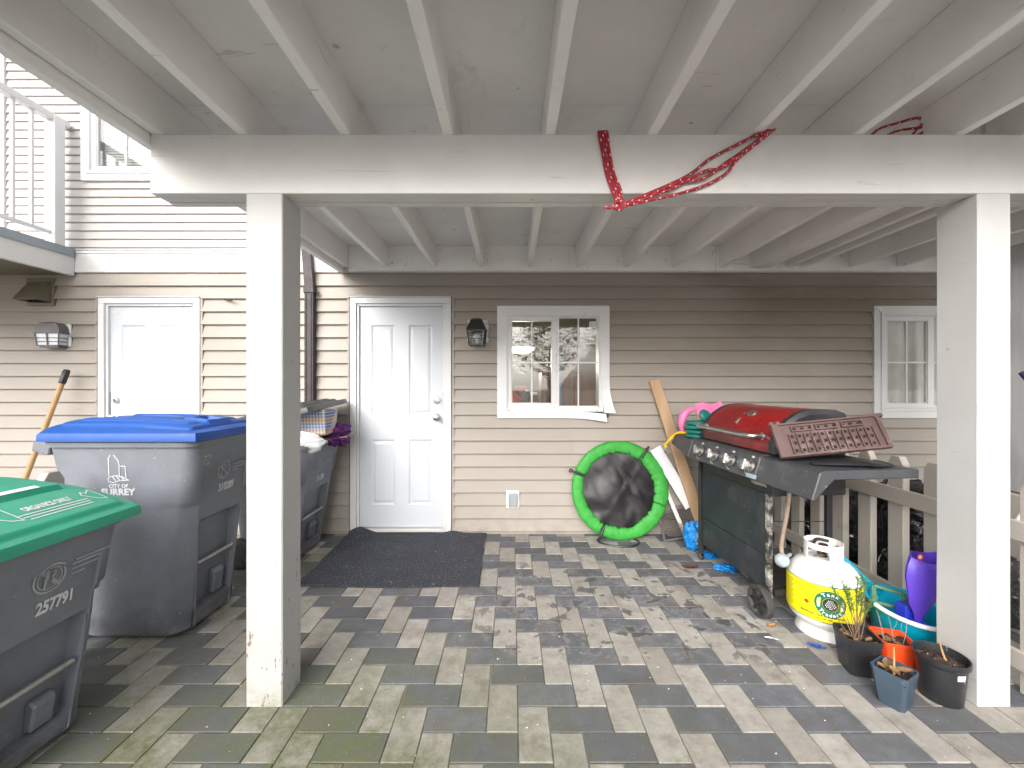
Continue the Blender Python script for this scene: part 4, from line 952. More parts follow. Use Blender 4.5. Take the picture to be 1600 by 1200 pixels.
# ------------------------------------------------------------------ trampoline ring leaning on the wall
tr = thing('kids_trampoline', (.90, 3.29, 0), 'round green padded folding trampoline with black sheet leaning on the wall', 'trampoline')
Mx = Matrix.Translation((.905, 3.335, .395)) @ Matrix.Rotation(R(-9), 4, 'X')      # local: disc in xz-plane, -y towards camera
def disc(rx, t, y): return Mx @ Vector((rx*math.cos(t), y, rx*math.sin(t)))
def pad(t0, t1, seed):
    b = MB(); n = 70; rings = []
    for i in range(n + 1):
        t = t0 + (t1-t0)*i/n
        inner = .306 - .018*max(0, math.cos(t)) + .014*noise.noise(Vector((t*9, seed, 0))) + .009*noise.noise(Vector((t*25, seed, 0))); outer = .405 + .004*noise.noise(Vector((t*9, seed, 3)))
        pin = 1 if 0 < i < n else .82; ring = []
        mid, hwid = (inner+outer)/2, (outer-inner)/2*pin
        for k in range(12):
            a = 2*PI*k/12; puff = 1 + .16*noise.noise(Vector((t*9, a*1.2, seed))) + .10*noise.noise(Vector((t*30, a*2, seed)))
            ring.append(disc(mid + hwid*math.cos(a)*1.0, t, (.024*pin*math.sin(a)*puff )))
        rings.append(ring)
    b.loft(rings); return b
spl = [(R(58), R(-22)+0), ]
segs = [(R(56), R(157)), (R(161), R(241)), (R(245), R(340)), (R(340.6), R(415.0))]
for i, (a, c) in enumerate(segs): pad(a, c, i*3.7).build('pad_sleeve', M['green'], tr, smooth=60)
b = MB()
def sheet(u, v):
    t = 2*PI*v; r_ = .315*u; x, z = r_*math.cos(t), r_*math.sin(t)
    w_ = .0025*math.exp(-((x*.79 - z*.61 - .03)/.03)**2) + .005*math.exp(-((x*.5+z*.86-.03)/.02)**2)*max(0, 1 - abs(x-.05)*5)
    w_ += .016*noise.noise(Vector((x*5, z*5, 1))) + .005*abs(noise.noise(Vector((x*11+z*7, z*8, 4)))) + .012*(1-u*u) + .012*max(0, -z*3)*noise.noise(Vector((x*14, z*5, 2)))
    w_ += .012*math.sin(t*9 + 3*u)*max(0, u-.6)*(1 if z < 0 else .4)
    return Mx @ Vector((x, .012 - w_, z))
b.grid(sheet, 30, 96); b.build('jumping_sheet', M['blackvinyl'], tr, smooth=80)
for t in (R(159), R(243), R(55)):
    b = MB(); p = disc(.36, t, -.02); q = disc(.43, t, -.03)
    b.tube([disc(.32, t, -.026), disc(.37, t, -.038), disc(.415, t, -.034), disc(.435, t, -.028)], .010, 8); b.tube(bez([q, disc(.445, t+.03, -.03), disc(.455, t, -.03), disc(.445, t-.03, -.03), q], 16) if t != R(55) else [disc(.40, t, -.03), disc(.41, t+.04, -.03)], .006, 6)
    b.build('ring_clip', M['blackmetal'], tr, smooth=50)
b = MB(); b.tube(bez([disc(.43, R(243), -.02), (.70, 3.20, .01), (.80, 3.13, .008), (.94, 3.12, .008), (1.02, 3.19, .01), (1.0, 3.25, .015)], 30), .007, 6); b.build('cord', M['blackpl'], tr, smooth=50)

# ------------------------------------------------------------------ boards, tray, bags by the wall
def plank(name, a, b_, w_, t_, m, label, cat='board', up=(0, -1, .1)):
    a, b_ = Vector(a), Vector(b_); mb = MB(); mb.bar(a, b_, w_, t_, up=up); return single(mb, name, m, tuple(a), label, cat, bevel=.002)
plank('pine_plank', (1.592, 3.265, .008), (1.212, 3.398, 1.315), .092, .020, M['pine'], 'long pine board leaning on the wall behind the grill')
plank('white_board', (1.482, 3.305, .262), (1.218, 3.388, .735), .098, .014, M['whiteboard'], 'short white board leaning left of the pine board')
plank('white_strip', (1.425, 3.25, .015), (1.22, 3.392, .60), .032, .012, M['trimboard'], 'thin pale strip leaning between the trampoline and the white board')
mt = thing('mesh_tray', (1.38, 3.2, 0), 'black wire mesh tray lying tilted beside the trampoline', 'tray')
Q = [Vector((1.215, 3.30, .205)), Vector((1.505, 3.33, .262)), Vector((1.50, 3.235, .050)), Vector((1.235, 3.225, .012))]
def qp(u, v): return (Q[0].lerp(Q[1], u)).lerp(Q[3].lerp(Q[2], u), v)
b = MB()
for i in range(4): b.bar(Q[i], Q[(i+1) % 4], .014, .014)
b.build('rim', M['lampgrey'], mt)
b = MB()
for i in range(1, 22): b.bar(qp(i/22, 0), qp(i/22, 1), .0022, .0022)
for i in range(1, 15): b.bar(qp(0, i/15), qp(1, i/15), .0022, .0022)
o = b.build('wire_mesh', M['blackmetal'], mt); tag(o, kind='stuff')
single(blob((1.405, 3.06, .115), (.082, .05, .105), 4.4, None, .35, 3.2), 'blue_plastic_bag', M['bluebag'], (1.405, 3.06, .0), 'crumpled blue plastic bag with paper beside the left end of the grill', 'bag', smooth=60)
b = MB(); b.grid(lambda u, v: (1.385+.06*u, 3.000+.008*math.sin(u*6), .065+.085*v+.01*u), 5, 5); single(b, 'paper_scrap', mat('wrinkled_paper', (.42, .50, .58), .8, .2, 20, bump=.8, bscale=30, bdist=.01), (1.41, 3.0, .06), 'crumpled paper showing through the blue plastic bag', 'paper', smooth=60)
single(blob((1.455, 2.94, .018), (.075, .05, .018), 2.4, None, .5, 3), 'blue_bag_scrap', M['bluebag'], (1.455, 2.94, 0), 'flat blue bag scrap under the left leg of the grill', 'plastic scrap', smooth=60)
single(blob((1.475, 2.735, .018), (.075, .045, .020), 6.4, None, .6, 3), 'blue_bag_scrap', M['bluebag'], (1.475, 2.735, 0), 'crumpled blue scrap on the paving in front of the grill cabinet', 'plastic scrap', smooth=60)
def leafmesh(c, L_, W_, rz, seed, curl=.02):
    b = MB()
    def P(u, v):
        a = (2*v-1)*W_*math.sin(PI*min(1, u*.96+.02))**.7 * (1+.3*noise.noise(Vector((u*9, seed, v)))); x = (u-.5)*L_
        return (c[0]+x*math.cos(rz)-a*math.sin(rz), c[1]+x*math.sin(rz)+a*math.cos(rz), c[2]+.004+curl*abs(2*v-1)**1.5*(.6+.5*noise.noise(Vector((u*4, v*3, seed))))+curl*.4*u*u)
    return b.grid(P, 12, 6)
single(leafmesh((1.235, 2.765, 0), .10, .028, -.3, 2, .022), 'fallen_leaf', mat('dark_brown_leaf', (.10, .045, .025), .7, .3, 30), (1.235, 2.765, 0), 'curled dark brown leaf on the paving in front of the grill', 'leaf', smooth=60)

# ------------------------------------------------------------------ barbecue grill
G = thing('barbecue_grill', (1.347, 1.738, 0), 'black barbecue grill with weathered red lid along the right fence', 'grill', rz=R(4.66))
def GB(mb, name, m, parent=G, **kw): return mb.build(name, m, parent, world=False, **kw)
front = [(.0, .893), (.022, .905), (.06, .905), (.06, .80), (-.028, .766), (-.040, .772)]
b = MB(); b.prism(front, .372, 1.04, 'Y'); cp = GB(b, 'control_panel', M['grillpanel'], bevel=.004)
b = MB(); b.prism([(.0, .893), (.024, .900), (.07, .900), (.07, .862), (-.028, .766), (-.040, .772)], .0, .370, 'Y'); b.box(.0705, .475, .002, .358, .858, .8985); GB(b, 'side_shelf', M['grillpanel'], bevel=.004)
b = MB()
ringsA = [[(x, y, z) for x, z in [(.0, .893), (.024, .900), (.07, .900), (.07, .80), (-.028, .766), (-.040, .772)]] for y in (1.042,)]
ringsA.append([(x, 1.30, z) for x, z in [(.0, .893), (.024, .900), (.07, .900), (.07, .850), (-.02, .825), (-.030, .832)]]); b.loft(ringsA); b.box(.0705, .455, 1.05, 1.30, .862, .8985); GB(b, 'side_shelf', M['grillpanel'], bevel=.004)
b = MB(); b.box(.07, .49, .372, 1.035, .68, .910); GB(b, 'firebox', M['blackmetal'], bevel=.006)
b = MB()
for k in range(14): b.box(.030, .040, .41+.045*k, .44+.045*k, .9055, .9075)
GB(b, 'vent_slots', M['darkhole'])
prof = [(.050, .912), (.052, .96), (.066, 1.00), (.095, 1.045), (.135, 1.085), (.185, 1.118), (.24, 1.137), (.31, 1.143), (.40, 1.140), (.455, 1.122), (.488, 1.06), (.495, .98), (.495, .912)]
b = MB(); b.prism(prof, .382, .992, 'Y'); lid = GB(b, 'lid', M['red'], smooth=35)
for y0, y1, rec in ((.338, .3815, -1), (.9925, 1.034, 1)):
    b = MB(); big = [(.25 + (x-.25)*1.012, .90 + (z-.90)*1.012) for x, z in prof]; sm = [(.25 + (x-.25)*.93, .92 + (z-.92)*.90) for x, z in prof]
    A_ = [(x, y1 if rec < 0 else y0, z) for x, z in big]; B_ = [(x, (y0 + .012) if rec < 0 else (y1 - .012), z) for x, z in big]; C_ = [(x, y0 if rec < 0 else y1, z) for x, z in sm]
    D_ = [(.25 + (x-.25)*.80, (y0 + .006) if rec < 0 else (y1-.006), .93 + (z-.93)*.75) for x, z in prof]
    b.loft([A_, B_, C_, D_]); GB(b, 'lid_end_cap', M['blackmetal'], smooth=35)
b = MB(); hp = bez([(.055, .43, .995), (.0, .435, .997), (-.022, .47, .998), (-.030, .60, .999), (-.032, .70, 1.0), (-.030, .82, .999), (-.022, .93, .998), (.0, .965, .997), (.055, .97, .995)], 40)
b.tube(hp, .0135, 12); b.lathe([(.020, 0), (.020, -.01), (.012, -.014)], (.062, .43, .995), 16, True, axis='X'); b.lathe([(.020, 0), (.020, -.01), (.012, -.014)], (.062, .97, .995), 16, True, axis='X'); GB(b, 'lid_handle', M['nickel'], smooth=50)
nrm = Vector((-.5, 0, .85)).normalized()
def onlid(y, k):     # point on the front slope of the lid
    a, c = Vector((.095, y, 1.045)), Vector((.185, y, 1.118)); return a.lerp(c, k) + Vector((-.63, 0, .775))*.0015
tm = Matrix.Translation(onlid(.66, .75)) @ Vector((-.63, 0, .775)).to_track_quat('Z', 'Y').to_matrix().to_4x4()
b = MB(); b.lathe([(.028, 0), (.028, .006), (.024, .009), (.001, .009)], (0, 0, 0), 20); b.xf(tm); GB(b, 'thermometer', M['nickel'], smooth=40)
tm = Matrix.Translation(onlid(.72, .35)) @ Vector((-.63, 0, .775)).to_track_quat('Z', 'Y').to_matrix().to_4x4()
b = MB(); b.box(-.012, .012, -.05, .05, 0, .003); b.xf(tm); GB(b, 'lid_badge', M['nickel'])
# knobs on the sloped panel
pn = Vector((-.95, 0, .30)).normalized()
for k, y in enumerate((.418, .583, .747, .905)):
    c = Vector((-.022, y, .836)) + pn*.002
    q = Matrix.Translation(c) @ pn.to_track_quat('Z', 'Y').to_matrix().to_4x4()
    b = MB(); b.lathe([(.035, 0), (.035, .005), (.028, .009), (.027, .026), (.022, .030), (.001, .030)], (0, 0, 0), 24); b.xf(q); kb = GB(b, 'knob', M['nickel'], smooth=40)
    b = MB(); b.box(-.030, .030, -.010, .010, .030, .048); b.xf(q @ Matrix.Rotation(R(90+8*k), 4, 'Z')); b.build('knob_grip', M['nickel'], kb, world=False, bevel=.003)
    d = Decal(); d.ring(.0, -.016, .038, .003, 16, R(195), R(275)); d.poly([(-.012, .045), (.008, .047), (.012, .053), (-.004, .058), (-.013, .052)])
    # panel print: u = along the panel towards the far end is left when seen from the patio
    def pm(a, c2, y=y): return tuple(Vector((-.0185, y - a, .836)) + Vector((.31, 0, .95))*c2 + pn*.0035)
    d.build('knob_marking', M['print'], cp, pm, world=False)
d = Decal(); d.rect(-.035, .045, -.062, -.040); d.build('warning_label', mat('pale_blue_label', (.30, .38, .45), .5), cp, lambda a, c2: tuple(Vector((-.0185, .418 - a - .02, .836)) + Vector((.31, 0, .95))*c2 + pn*.0035), world=False)
d = Decal(); d.rect(-.0012, .0012, -.065, .06); d.build('panel_seam', M['darkhole'], cp, lambda a, c2: tuple(Vector((-.0185, .66 - a, .836)) + Vector((.31, 0, .95))*c2 + pn*.003), world=False)
# cabinet and cart
b = MB(); b.box(.110, .124, .478, 1.115, .325, .765); GB(b, 'cabinet_door', M['cabinet'], bevel=.003)
b = MB(); b.box(.112, .126, .475, 1.118, .13, .320); GB(b, 'lower_panel', M['cabinet'], bevel=.003)
b = MB(); b.box(.128, .43, .475, 1.118, .13, .145); GB(b, 'bottom_shelf', M['blackmetal'])
b = MB(); b.box(.128, .43, 1.106, 1.118, .12, .76); GB(b, 'side_panel', M['blackmetal'])
for x, y, m_, z0 in ((.10, .448, 'wornleg', .05), (.10, 1.128, 'blackmetal', .05), (.425, .42, 'blackmetal', .02), (.425, 1.128, 'blackmetal', .05)):
    b = MB(); b.box(x, x+.030, y, y+.026, z0, .76); GB(b, 'leg', M[m_], bevel=.003)
b = MB()
b.bar((.13, .44, .745), (.43, .435, .745), .02, .03); b.bar((.13, .462, .60), (.44, 1.12, .20), .012, .022); b.bar((.44, .43, .50), (.12, 1.12, .50), .0, .0) if 0 else None
b.bar((.12, .43, .14), (.44, .43, .14), .02, .03); b.bar((.115, .455, .52), (.44, .43, .52), .004, .004); b.bar((.44, .43, .13), (.44, 1.12, .13), .02, .03)
GB(b, 'cross_brace', M['blackmetal'])
for (x, y, r_) in ((.055, .447, .086), (.47, .44, .086)):
    b = MB(); b.lathe([(.030, -.014), (.055, -.010), (.066, -.020), (r_-.006, -.020), (r_, -.012), (r_, .012), (r_-.006, .020), (.066, .020), (.055, .010), (.030, .014)], (x, y, r_ + .001), 32, True, axis='X'); wh = GB(b, 'wheel', M['rubber'], smooth=35)
    b = MB()
    for k in range(6):
        a = k*PI/3; b.bar((x-.016, y+.012*math.cos(a), r_+.012*math.sin(a)), (x-.016, y+.060*math.cos(a), r_+.060*math.sin(a)), .012, .008, up=(1, 0, 0))
    b.lathe([(.018, 0), (.018, -.010), (.006, -.014)], (x-.014, y, r_), 12, True, axis='X'); b.build('hub', M['blackpl'], wh, world=False)
for x in (.115, .44):
    b = MB(); b.lathe([(.006, -.012), (.028, -.010), (.03, 0), (.028, .010), (.006, .012)], (x, 1.145, .031), 16, True, axis='X'); b.box(x-.015, x+.015, 1.13, 1.16, .03, .055); GB(b, 'caster', M['chrome'], smooth=35)
b = blob((.075, .465, .748), (.035, .06, .032), 5.2, None, .6, 3, 12, 16); GB(b, 'torn_insulation', M['putty'], smooth=60)
# gas hose and regulator
b = MB(); b.tube(bez([(.155, .36, .80), (.14, .345, .72), (.125, .345, .60), (.11, .35, .50), (.102, .355, .42), (.105, .352, .385)], 24), .0105, 10); GB(b, 'gas_hose', M['hose'], smooth=50)
b = MB(); b.lathe([(.001, -.022), (.026, -.020), (.036, -.008), (.036, .008), (.022, .014), (.020, .03), (.001, .03)], (.105, .352, .352), 20, True, axis='Y'); b.tube([(.105, .35, .352), (.19, .40, .36)], .009, 8); GB(b, 'regulator', mat('pale_grey_regulator', (.42, .48, .52), .4, metal=.3), smooth=40)

# things lying on the grill
def T(x, y, z):       # grill-local point to world
    c, s__ = math.cos(R(4.66)), math.sin(R(4.66)); return Vector((1.347 + x*c - y*s__, 1.738 + x*s__ + y*c, z))
pt = thing('brown_plastic_panel', tuple(T(.2, .25, .90)), 'brown plastic slatted panel leaning on the near end of the grill lid', 'plastic panel')
BLc, TLc, TRc, BRc = Vector((1.310, 1.940, .916)), Vector((1.331, 2.055, 1.064)), Vector((1.866, 2.040, 1.118)), Vector((1.795, 1.880, .978))

nn = (BRc-BLc).cross(TLc-BLc).normalized()
if nn.y > 0: nn = -nn
def pp(u, v, h=0): return BLc.lerp(BRc, u).lerp(TLc.lerp(TRc, u), v) + nn*h
def pbox(mb, u0, u1, v0, v1, h0, h1, mi=0):
    vs = [pp(u, v, h) for h in (h0, h1) for (u, v) in ((u0, v0), (u1, v0), (u1, v1), (u0, v1))]; mb.add(vs, [(0,3,2,1),(4,5,6,7),(0,1,5,4),(1,2,6,5),(2,3,7,6),(3,0,4,7)], mi)
b = MB(); pbox(b, 0, 1, 0, 1, -.006, .004); 
for v0, v1 in ((.0, .055), (.95, 1.0)): pbox(b, 0, 1, v0, v1, .004, .014)
for u0, u1 in ((.0, .045), (.965, 1.0), (.045, .06)): pbox(b, u0, u1, .055, .95, .004, .014)
b.build('panel', M['brownpl'], pt)
b = MB()
for k in range(12):
    u = .13 + .07*k; pbox(b, u, u+.010, .09, .66, .004, .012)
for u in (.17, .40, .64): pbox(b, u-.0, u+.20, .72, .755, .004, .012); pbox(b, u, u+.20, .87, .90, .004, .012); pbox(b, u, u+.012, .755, .87, .004, .012); pbox(b, u+.188, u+.20, .755, .87, .004, .012)
for u in (-.01, .05): pbox(b, u, u+.035, .97, 1.07, -.004, .012)
pbox(b, .95, 1.04, .93, 1.03, -.006, .014)
tag(b.build('ribs', M['brownpl'], pt), kind='stuff')
b = MB()
for k in range(11):
    for v in (.14, .36, .56):
        u = .155 + .07*k + (.0 if v != .36 else .012); pbox(b, u, u+.022, v, v+.075, .0045, .0055)
for k in range(9):
    u = .19 + .075*k; pbox(b, u, u+.03, .785, .845, .0045, .0055)
tag(b.build('slots', M['darkhole'], pt), kind='stuff')
b = MB()
path = bez([T(.07, .13, .912), T(.16, .10, .918), T(.26, .085, .925), T(.34, .09, .932), T(.44, .13, .920)], 24)
rings = []
for i, p in enumerate(path):
    u = i/24; w_ = .012 + .020*min(1, u*2.2) + .012*(u > .55); h = .006 + .008*(math.sin(PI*min(1, u*1.1)))
    rings.append([(p.x + w_*.2*math.cos(a), p.y + w_*1.5*math.cos(a), .899 + h + h*math.sin(a)) for a in [2*PI*k/12 for k in range(12)]])
b.loft(rings); single(b, 'black_tool', M['blackpl'], tuple(T(.25, .1, .9)), 'flat black plastic tool lying on the near side shelf of the grill', 'tool', smooth=50)
gr_ = thing('green_plastic_rings', tuple(T(.09, 1.12, .9)), 'stack of dark green plastic rings on the far side shelf of the grill', 'rings')
for k, (dx, dy, z) in enumerate(((0, 0, .912), (.004, -.01, .942), (-.006, .012, .972), (.004, 0, 1.002))):
    c = T(.075+dx, 1.125+dy, z); b = MB(); b.lathe([(.045, -.013), (.070, -.013), (.078, -.008), (.078, .008), (.070, .013), (.045, .013), (.045, -.013)], tuple(c), 28); b.build('ring', M['greenhose'], gr_, smooth=35)
c = T(.115, 1.09, 1.055); b = MB(); b.lathe([(.001, -.02), (.035, -.018), (.046, -.004), (.046, .004), (.035, .018), (.001, .02)], (0, 0, 0), 24); b.xf(Matrix.Translation(c) @ Matrix.Rotation(R(65), 4, 'X') @ Matrix.Rotation(R(20), 4, 'Y')); b.build('cap', M['greenhose'], gr_, smooth=35)
pk = thing('pink_plastic_toy', tuple(T(.2, 1.2, .9)), 'pink plastic toy standing behind the green rings on the grill shelf', 'toy')
c = T(.10, 1.235, 1.005)
b = MB(); b.tube(bez([c + Vector((-.055, 0, -.10)), c + Vector((-.075, 0, -.04)), c + Vector((-.07, 0, .03)), c + Vector((-.03, 0, .075)), c + Vector((.02, 0, .09))], 20), [.014 + .014*math.sin(PI*i/20) for i in range(21)], 12); b.build('loop', M['pink'], pk, smooth=60)
b = MB(); b.grid(lambda u, v: T(.13+.20*u, 1.19 + .05*v, 1.03 + .095*v*(1-.3*u) + .05*u*v + .012*math.sin(u*7)), 10, 6); b.grid(lambda u, v: T(.13+.20*u, 1.20 + .05*v, 1.03 + .095*v*(1-.3*u) + .05*u*v + .012*math.sin(u*7)), 10, 6); b.build('wing', M['pink'], pk, smooth=60)
b = MB(); b.tube(bez([T(.15, 1.20, .90), T(.12, 1.19, .99), T(.15, 1.18, 1.05), T(.18, 1.18, 1.07)], 12), .007, 6); b.build('stem', M['yellow'], pk, smooth=60)
b = MB()
for k in range(3):
    b.tube(bez([T(.05, 1.20, .912+.004*k), T(.0, 1.235+.01*k, .918), T(-.035, 1.28, .885-.006*k), T(-.055-.006*k, 1.33, .815), T(-.05, 1.34, .79)], 20), .0065, 6)
single(b, 'yellow_strap', M['yellow'], tuple(T(-.03, 1.28, .8)), 'yellow cord handle hanging over the far corner of the grill', 'strap', smooth=60)
b = MB(); b.tube([T(-.05, 1.34, .80), T(-.065, 1.345, .765), T(-.04, 1.35, .745)], .003, 6); b.tube([T(-.05, 1.34, .80), T(-.03, 1.34, .765)], .003, 6)
single(b, 'wire_hook', M['chrome'], tuple(T(-.05, 1.34, .75)), 'small wire hook dangling from the yellow cord', 'hook')

# ------------------------------------------------------------------ propane tank
TX, TY = 1.622, 2.075
tk = thing('propane_tank', (TX, TY, 0), 'white propane tank with yellow and green label in front of the grill', 'gas tank')
Rr = .158
b = MB(); b.lathe([(.118, 0), (.122, 0), (.122, .006), (.112, .035), (.108, .05), (.122, .060), (.142, .078), (.154, .10), (Rr, .125), (Rr, .275), (.154, .300), (.140, .330), (.115, .357), (.08, .374), (.03, .382), (.001, .383)], (TX, TY, 0), 56); b.build('tank_body', M['tankwhite'], tk, smooth=40)
cd = math.atan2(-TY, -TX)
def cyl(th0, r_):
    return lambda a, c: (TX + r_*math.cos(th0 + a/Rr), TY + r_*math.sin(th0 + a/Rr), c)
d = Decal()
n = 60
for i in range(n):
    a0 = -Rr*2.2 + Rr*4.4*i/n; a1 = -Rr*2.2 + Rr*4.4*(i+1)/n; d.poly([(a0, .112), (a1, .112), (a1, .288), (a0, .288)])
def cyl2(th0, off):
    def f_(a, c):
        r_ = Rr + off if .125 <= c <= .275 else (Rr + off - (.125-c)*.16 if c < .125 else Rr + off - (c-.275)*.16); return (TX + r_*math.cos(th0+a/Rr), TY + r_*math.sin(th0+a/Rr), c)
    return f_
d2 = Decal()
for i in range(n):
    a0 = -Rr*2.2 + Rr*4.4*i/n; a1 = -Rr*2.2 + Rr*4.4*(i+1)/n
    for z0, z1 in ((.109, .1125), (.2875, .2915)): d2.poly([(a0, z0), (a1, z0), (a1, z1), (a0, z1)])
# yellow sheet has vertices at the bends so it follows the shell
d = Decal()
for i in range(n):
    a0 = -Rr*2.2 + Rr*4.4*i/n; a1 = -Rr*2.2 + Rr*4.4*(i+1)/n
    for z0, z1 in ((.112, .125), (.125, .275), (.275, .288)): d.poly([(a0, z0), (a1, z0), (a1, z1), (a0, z1)])
lb = d.build('label', M['tankyellow'], tk, cyl2(cd, .0012)); d2.build('label_border', M['tankgreen'], lb, cyl2(cd, .0018))
LA = .028       # logo centre along the label from the camera-facing line
d = Decal(); d.ring(LA, .205, .048, .032, 40); d.build('emblem_ring', M['tankgreen'], lb, cyl2(cd, .0018))
d = Decal(); d.ring(LA, .205, .016, .030, 32); d.build('emblem_disc', M['printblack'], lb, cyl2(cd, .0020))
d = Decal()
for i in range(6):
    for j in range(6):
        x, z = -.019 + .0076*i + (.0038 if j % 2 else 0), -.019 + .0076*j
        if x*x + z*z < .021**2: d.poly([(LA+x-.003, .205+z), (LA+x, .205+z-.0028), (LA+x+.003, .205+z), (LA+x, .205+z+.0028)])
def arc_text(word, r_, mid, span, size, top=True):
    for k, ch in enumerate(word):
        t = mid + (span*(.5 - (k+.5)/len(word)) if top else span*((k+.5)/len(word) - .5)); d.text(ch, LA + r_*math.cos(t), .205 + r_*math.sin(t), size, .0008, rot=t - PI/2 if top else t + PI/2)
arc_text('Tank', .042, PI/2, 1.5, .024); arc_text('Traders', .058, -PI/2, 1.9, .024, False)
d.line([(LA-.047, .190), (LA-.047, .222)], .010); d.line([(LA+.047, .190), (LA+.047, .222)], .010)
d.build('emblem_lettering', M['printwhite'], lb, cyl2(cd, .0026))
d = Decal(); leaf_ = [(0, .013), (.003, .008), (.007, .010), (.006, .004), (.012, .005), (.010, .001), (.012, -.001), (.004, -.006), (.005, -.008), (.001, -.007), (0, -.012), (-.001, -.007), (-.005, -.008), (-.004, -.006), (-.012, -.001), (-.010, .001), (-.012, .005), (-.006, .004), (-.007, .010), (-.003, .008)]
for i in range(len(leaf_)):
    a, c = leaf_[i], leaf_[(i+1) % len(leaf_)]; d.poly([(-.068, .190), (-.068+a[0]*1.1, .190+a[1]), (-.068+c[0]*1.1, .190+c[1])])
d.build('maple_leaf_mark', M['leafred'], lb, cyl2(cd, .0018))
d = Decal(); d.text('Barbecue Tank EXCHANGE', -.005, .139, .0155, .0005, sx=1.0); d.text('Return Tank Refill', .0, .127, .0095, .0003)
for k in range(5): d.text('for outdoor use', -.125, .270-.0085*k*1.1, .0085, 0, align='LEFT') if k < 3 else None
for k in range(15): d.rect(-.192, -.136-.006*(k % 3), .268-.0095*k, .2695-.0095*k, 3)
d.rect(-.1335, -.1328, .118, .282)
d.build('label_text', M['printblack'], lb, cyl2(cd, .0018))
# collar with hand holes
b = MB(); n = 72; rc = .084; t_ = .004
def open_(a):       # hand holes left and right of the front column, valve opening behind
    a = (a - cd + PI) % (2*PI) - PI
    return (-.95 < a < .30) or (1.35 < a < 2.5) or (-2.6 < a < -1.5)
gapb = lambda a: abs(((a - cd - 1.02) + PI) % (2*PI) - PI) < .0
def cseg(a0, a1, z0, z1):
    vs = []
    for a in (a0, a1):
        for r_ in (rc - t_, rc):
            for z in (z0, z1): vs.append((TX + r_*math.cos(a), TY + r_*math.sin(a), z))
    b.add(vs, [(0, 1, 5, 4), (2, 6, 7, 3), (1, 3, 7, 5), (0, 4, 6, 2), (0, 2, 3, 1), (4, 5, 7, 6)])
for i in range(n):
    a0, a1 = 2*PI*i/n, 2*PI*(i+1)/n + .0006; am = (a0+a1)/2
    if open_(am): cseg(a0, a1, .360, .388); cseg(a0, a1, .434, .462)
    else: cseg(a0, a1, .360, .462)
b.build('collar', M['tankwhite'], tk, smooth=30)
b = MB(); b.lathe([(.018, 0), (.018, .02), (.012, .024), (.012, .05), (.020, .052), (.020, .066), (.001, .068)], (TX, TY, .380), 16); b.tube([(TX, TY, .41), (TX-.035, TY-.02, .41)], .013, 10); b.build('valve', M['brass'], tk, smooth=40)
b = MB(); b.tube(bez([(TX-.04, TY+.03, .42), (TX, TY+.045, .455), (TX+.05, TY+.03, .45)], 10), .008, 8); b.tube(bez([(TX-.075, TY-.03, .40), (TX-.03, TY-.05, .41), (TX, TY-.02, .40)], 10), .004, 6); b.build('valve_tether', M['blackpl'], tk, smooth=50)

# ------------------------------------------------------------------ teal tub with toys
tb = thing('teal_tub', (1.945, 1.965, 0), 'teal plastic tub with white rope rim wedged between the tank and the right post', 'tub')
def oval(rx, ry, z, n=40, tilt=0): return [(1.945 + rx*math.cos(2*PI*k/n), 1.965 + ry*math.sin(2*PI*k/n), z + tilt*math.sin(2*PI*k/n)) for k in range(n)]
b = MB(); b.loft([oval(.112, .125, .0), oval(.118, .132, .006), oval(.138, .155, .17, tilt=.02), oval(.150, .168, .185, tilt=.022), oval(.150, .168, .190, tilt=.022), oval(.134, .150, .186, tilt=.02), oval(.112, .126, .02)], True, True); b.build('tub_body', M['teal'], tb, smooth=40)
b = MB(); b.tube([Vector(p) + Vector((0, 0, .004)) for p in oval(.151, .169, .188, 40, .022)][20:41], .011, 8); b.build('rope_rim', M['whiteboard'], tb, smooth=60)
b = MB(); b.tube(bez([(1.93, 2.09, .19), (1.925, 2.15, .21), (1.912, 2.22, .25), (1.895, 2.27, .285)], 16), [.022 - .010*min(1, i/9) for i in range(17)], 10); b.build('tub_handle', M['teal'], tb, smooth=60)
b = MB()
for a, c in (((1.85, 2.03, .14), (1.85, 2.04, .25)), ((1.85, 2.04, .25), (1.95, 1.98, .235)), ((1.95, 1.98, .235), (1.95, 1.97, .14)), ((1.85, 2.03, .17), (1.95, 1.97, .165))): b.bar(a, c, .022, .014)
single(b, 'green_toy_frame', M['greenpl'], (1.9, 2.0, .1), 'faded green plastic frame toy standing in the teal tub', 'toy', bevel=.003)
b = MB(); b.box(1.88, 1.955, 1.90, 1.96, .12, .215); single(b, 'blue_toy_block', M['bluepl'], (1.92, 1.93, .12), 'blue plastic block toy in the teal tub below the purple scoop', 'toy', bevel=.004)
ps = thing('purple_scoop', (1.99, 1.93, .15), 'purple plastic scoop toy standing upright in the teal tub', 'toy')
def ov(c, rx, ry, z, wav=0, n=32):
    pk_ = lambda t: 1 + .30*max(0, math.cos(t - PI*1.05))**16 + .06*math.cos(3*t)
    rx, ry, q = rx, ry, 1
    return [(c[0] + rx*pk_(2*PI*k/n)*math.cos(2*PI*k/n), c[1] + ry*math.sin(2*PI*k/n), z + wav*math.cos(4*PI*k/n + .8) + wav*.9*math.cos(2*PI*k/n)) for k in range(n)]
lv = [((1.915, 1.875), .017, .015, .165), ((1.918, 1.875), .024, .020, .20), ((1.930, 1.88), .050, .034, .25), ((1.957, 1.885), .076, .050, .31), ((1.982, 1.89), .100, .060, .37), ((2.000, 1.89), .110, .062, .42), ((2.012, 1.895), .100, .058, .470)]
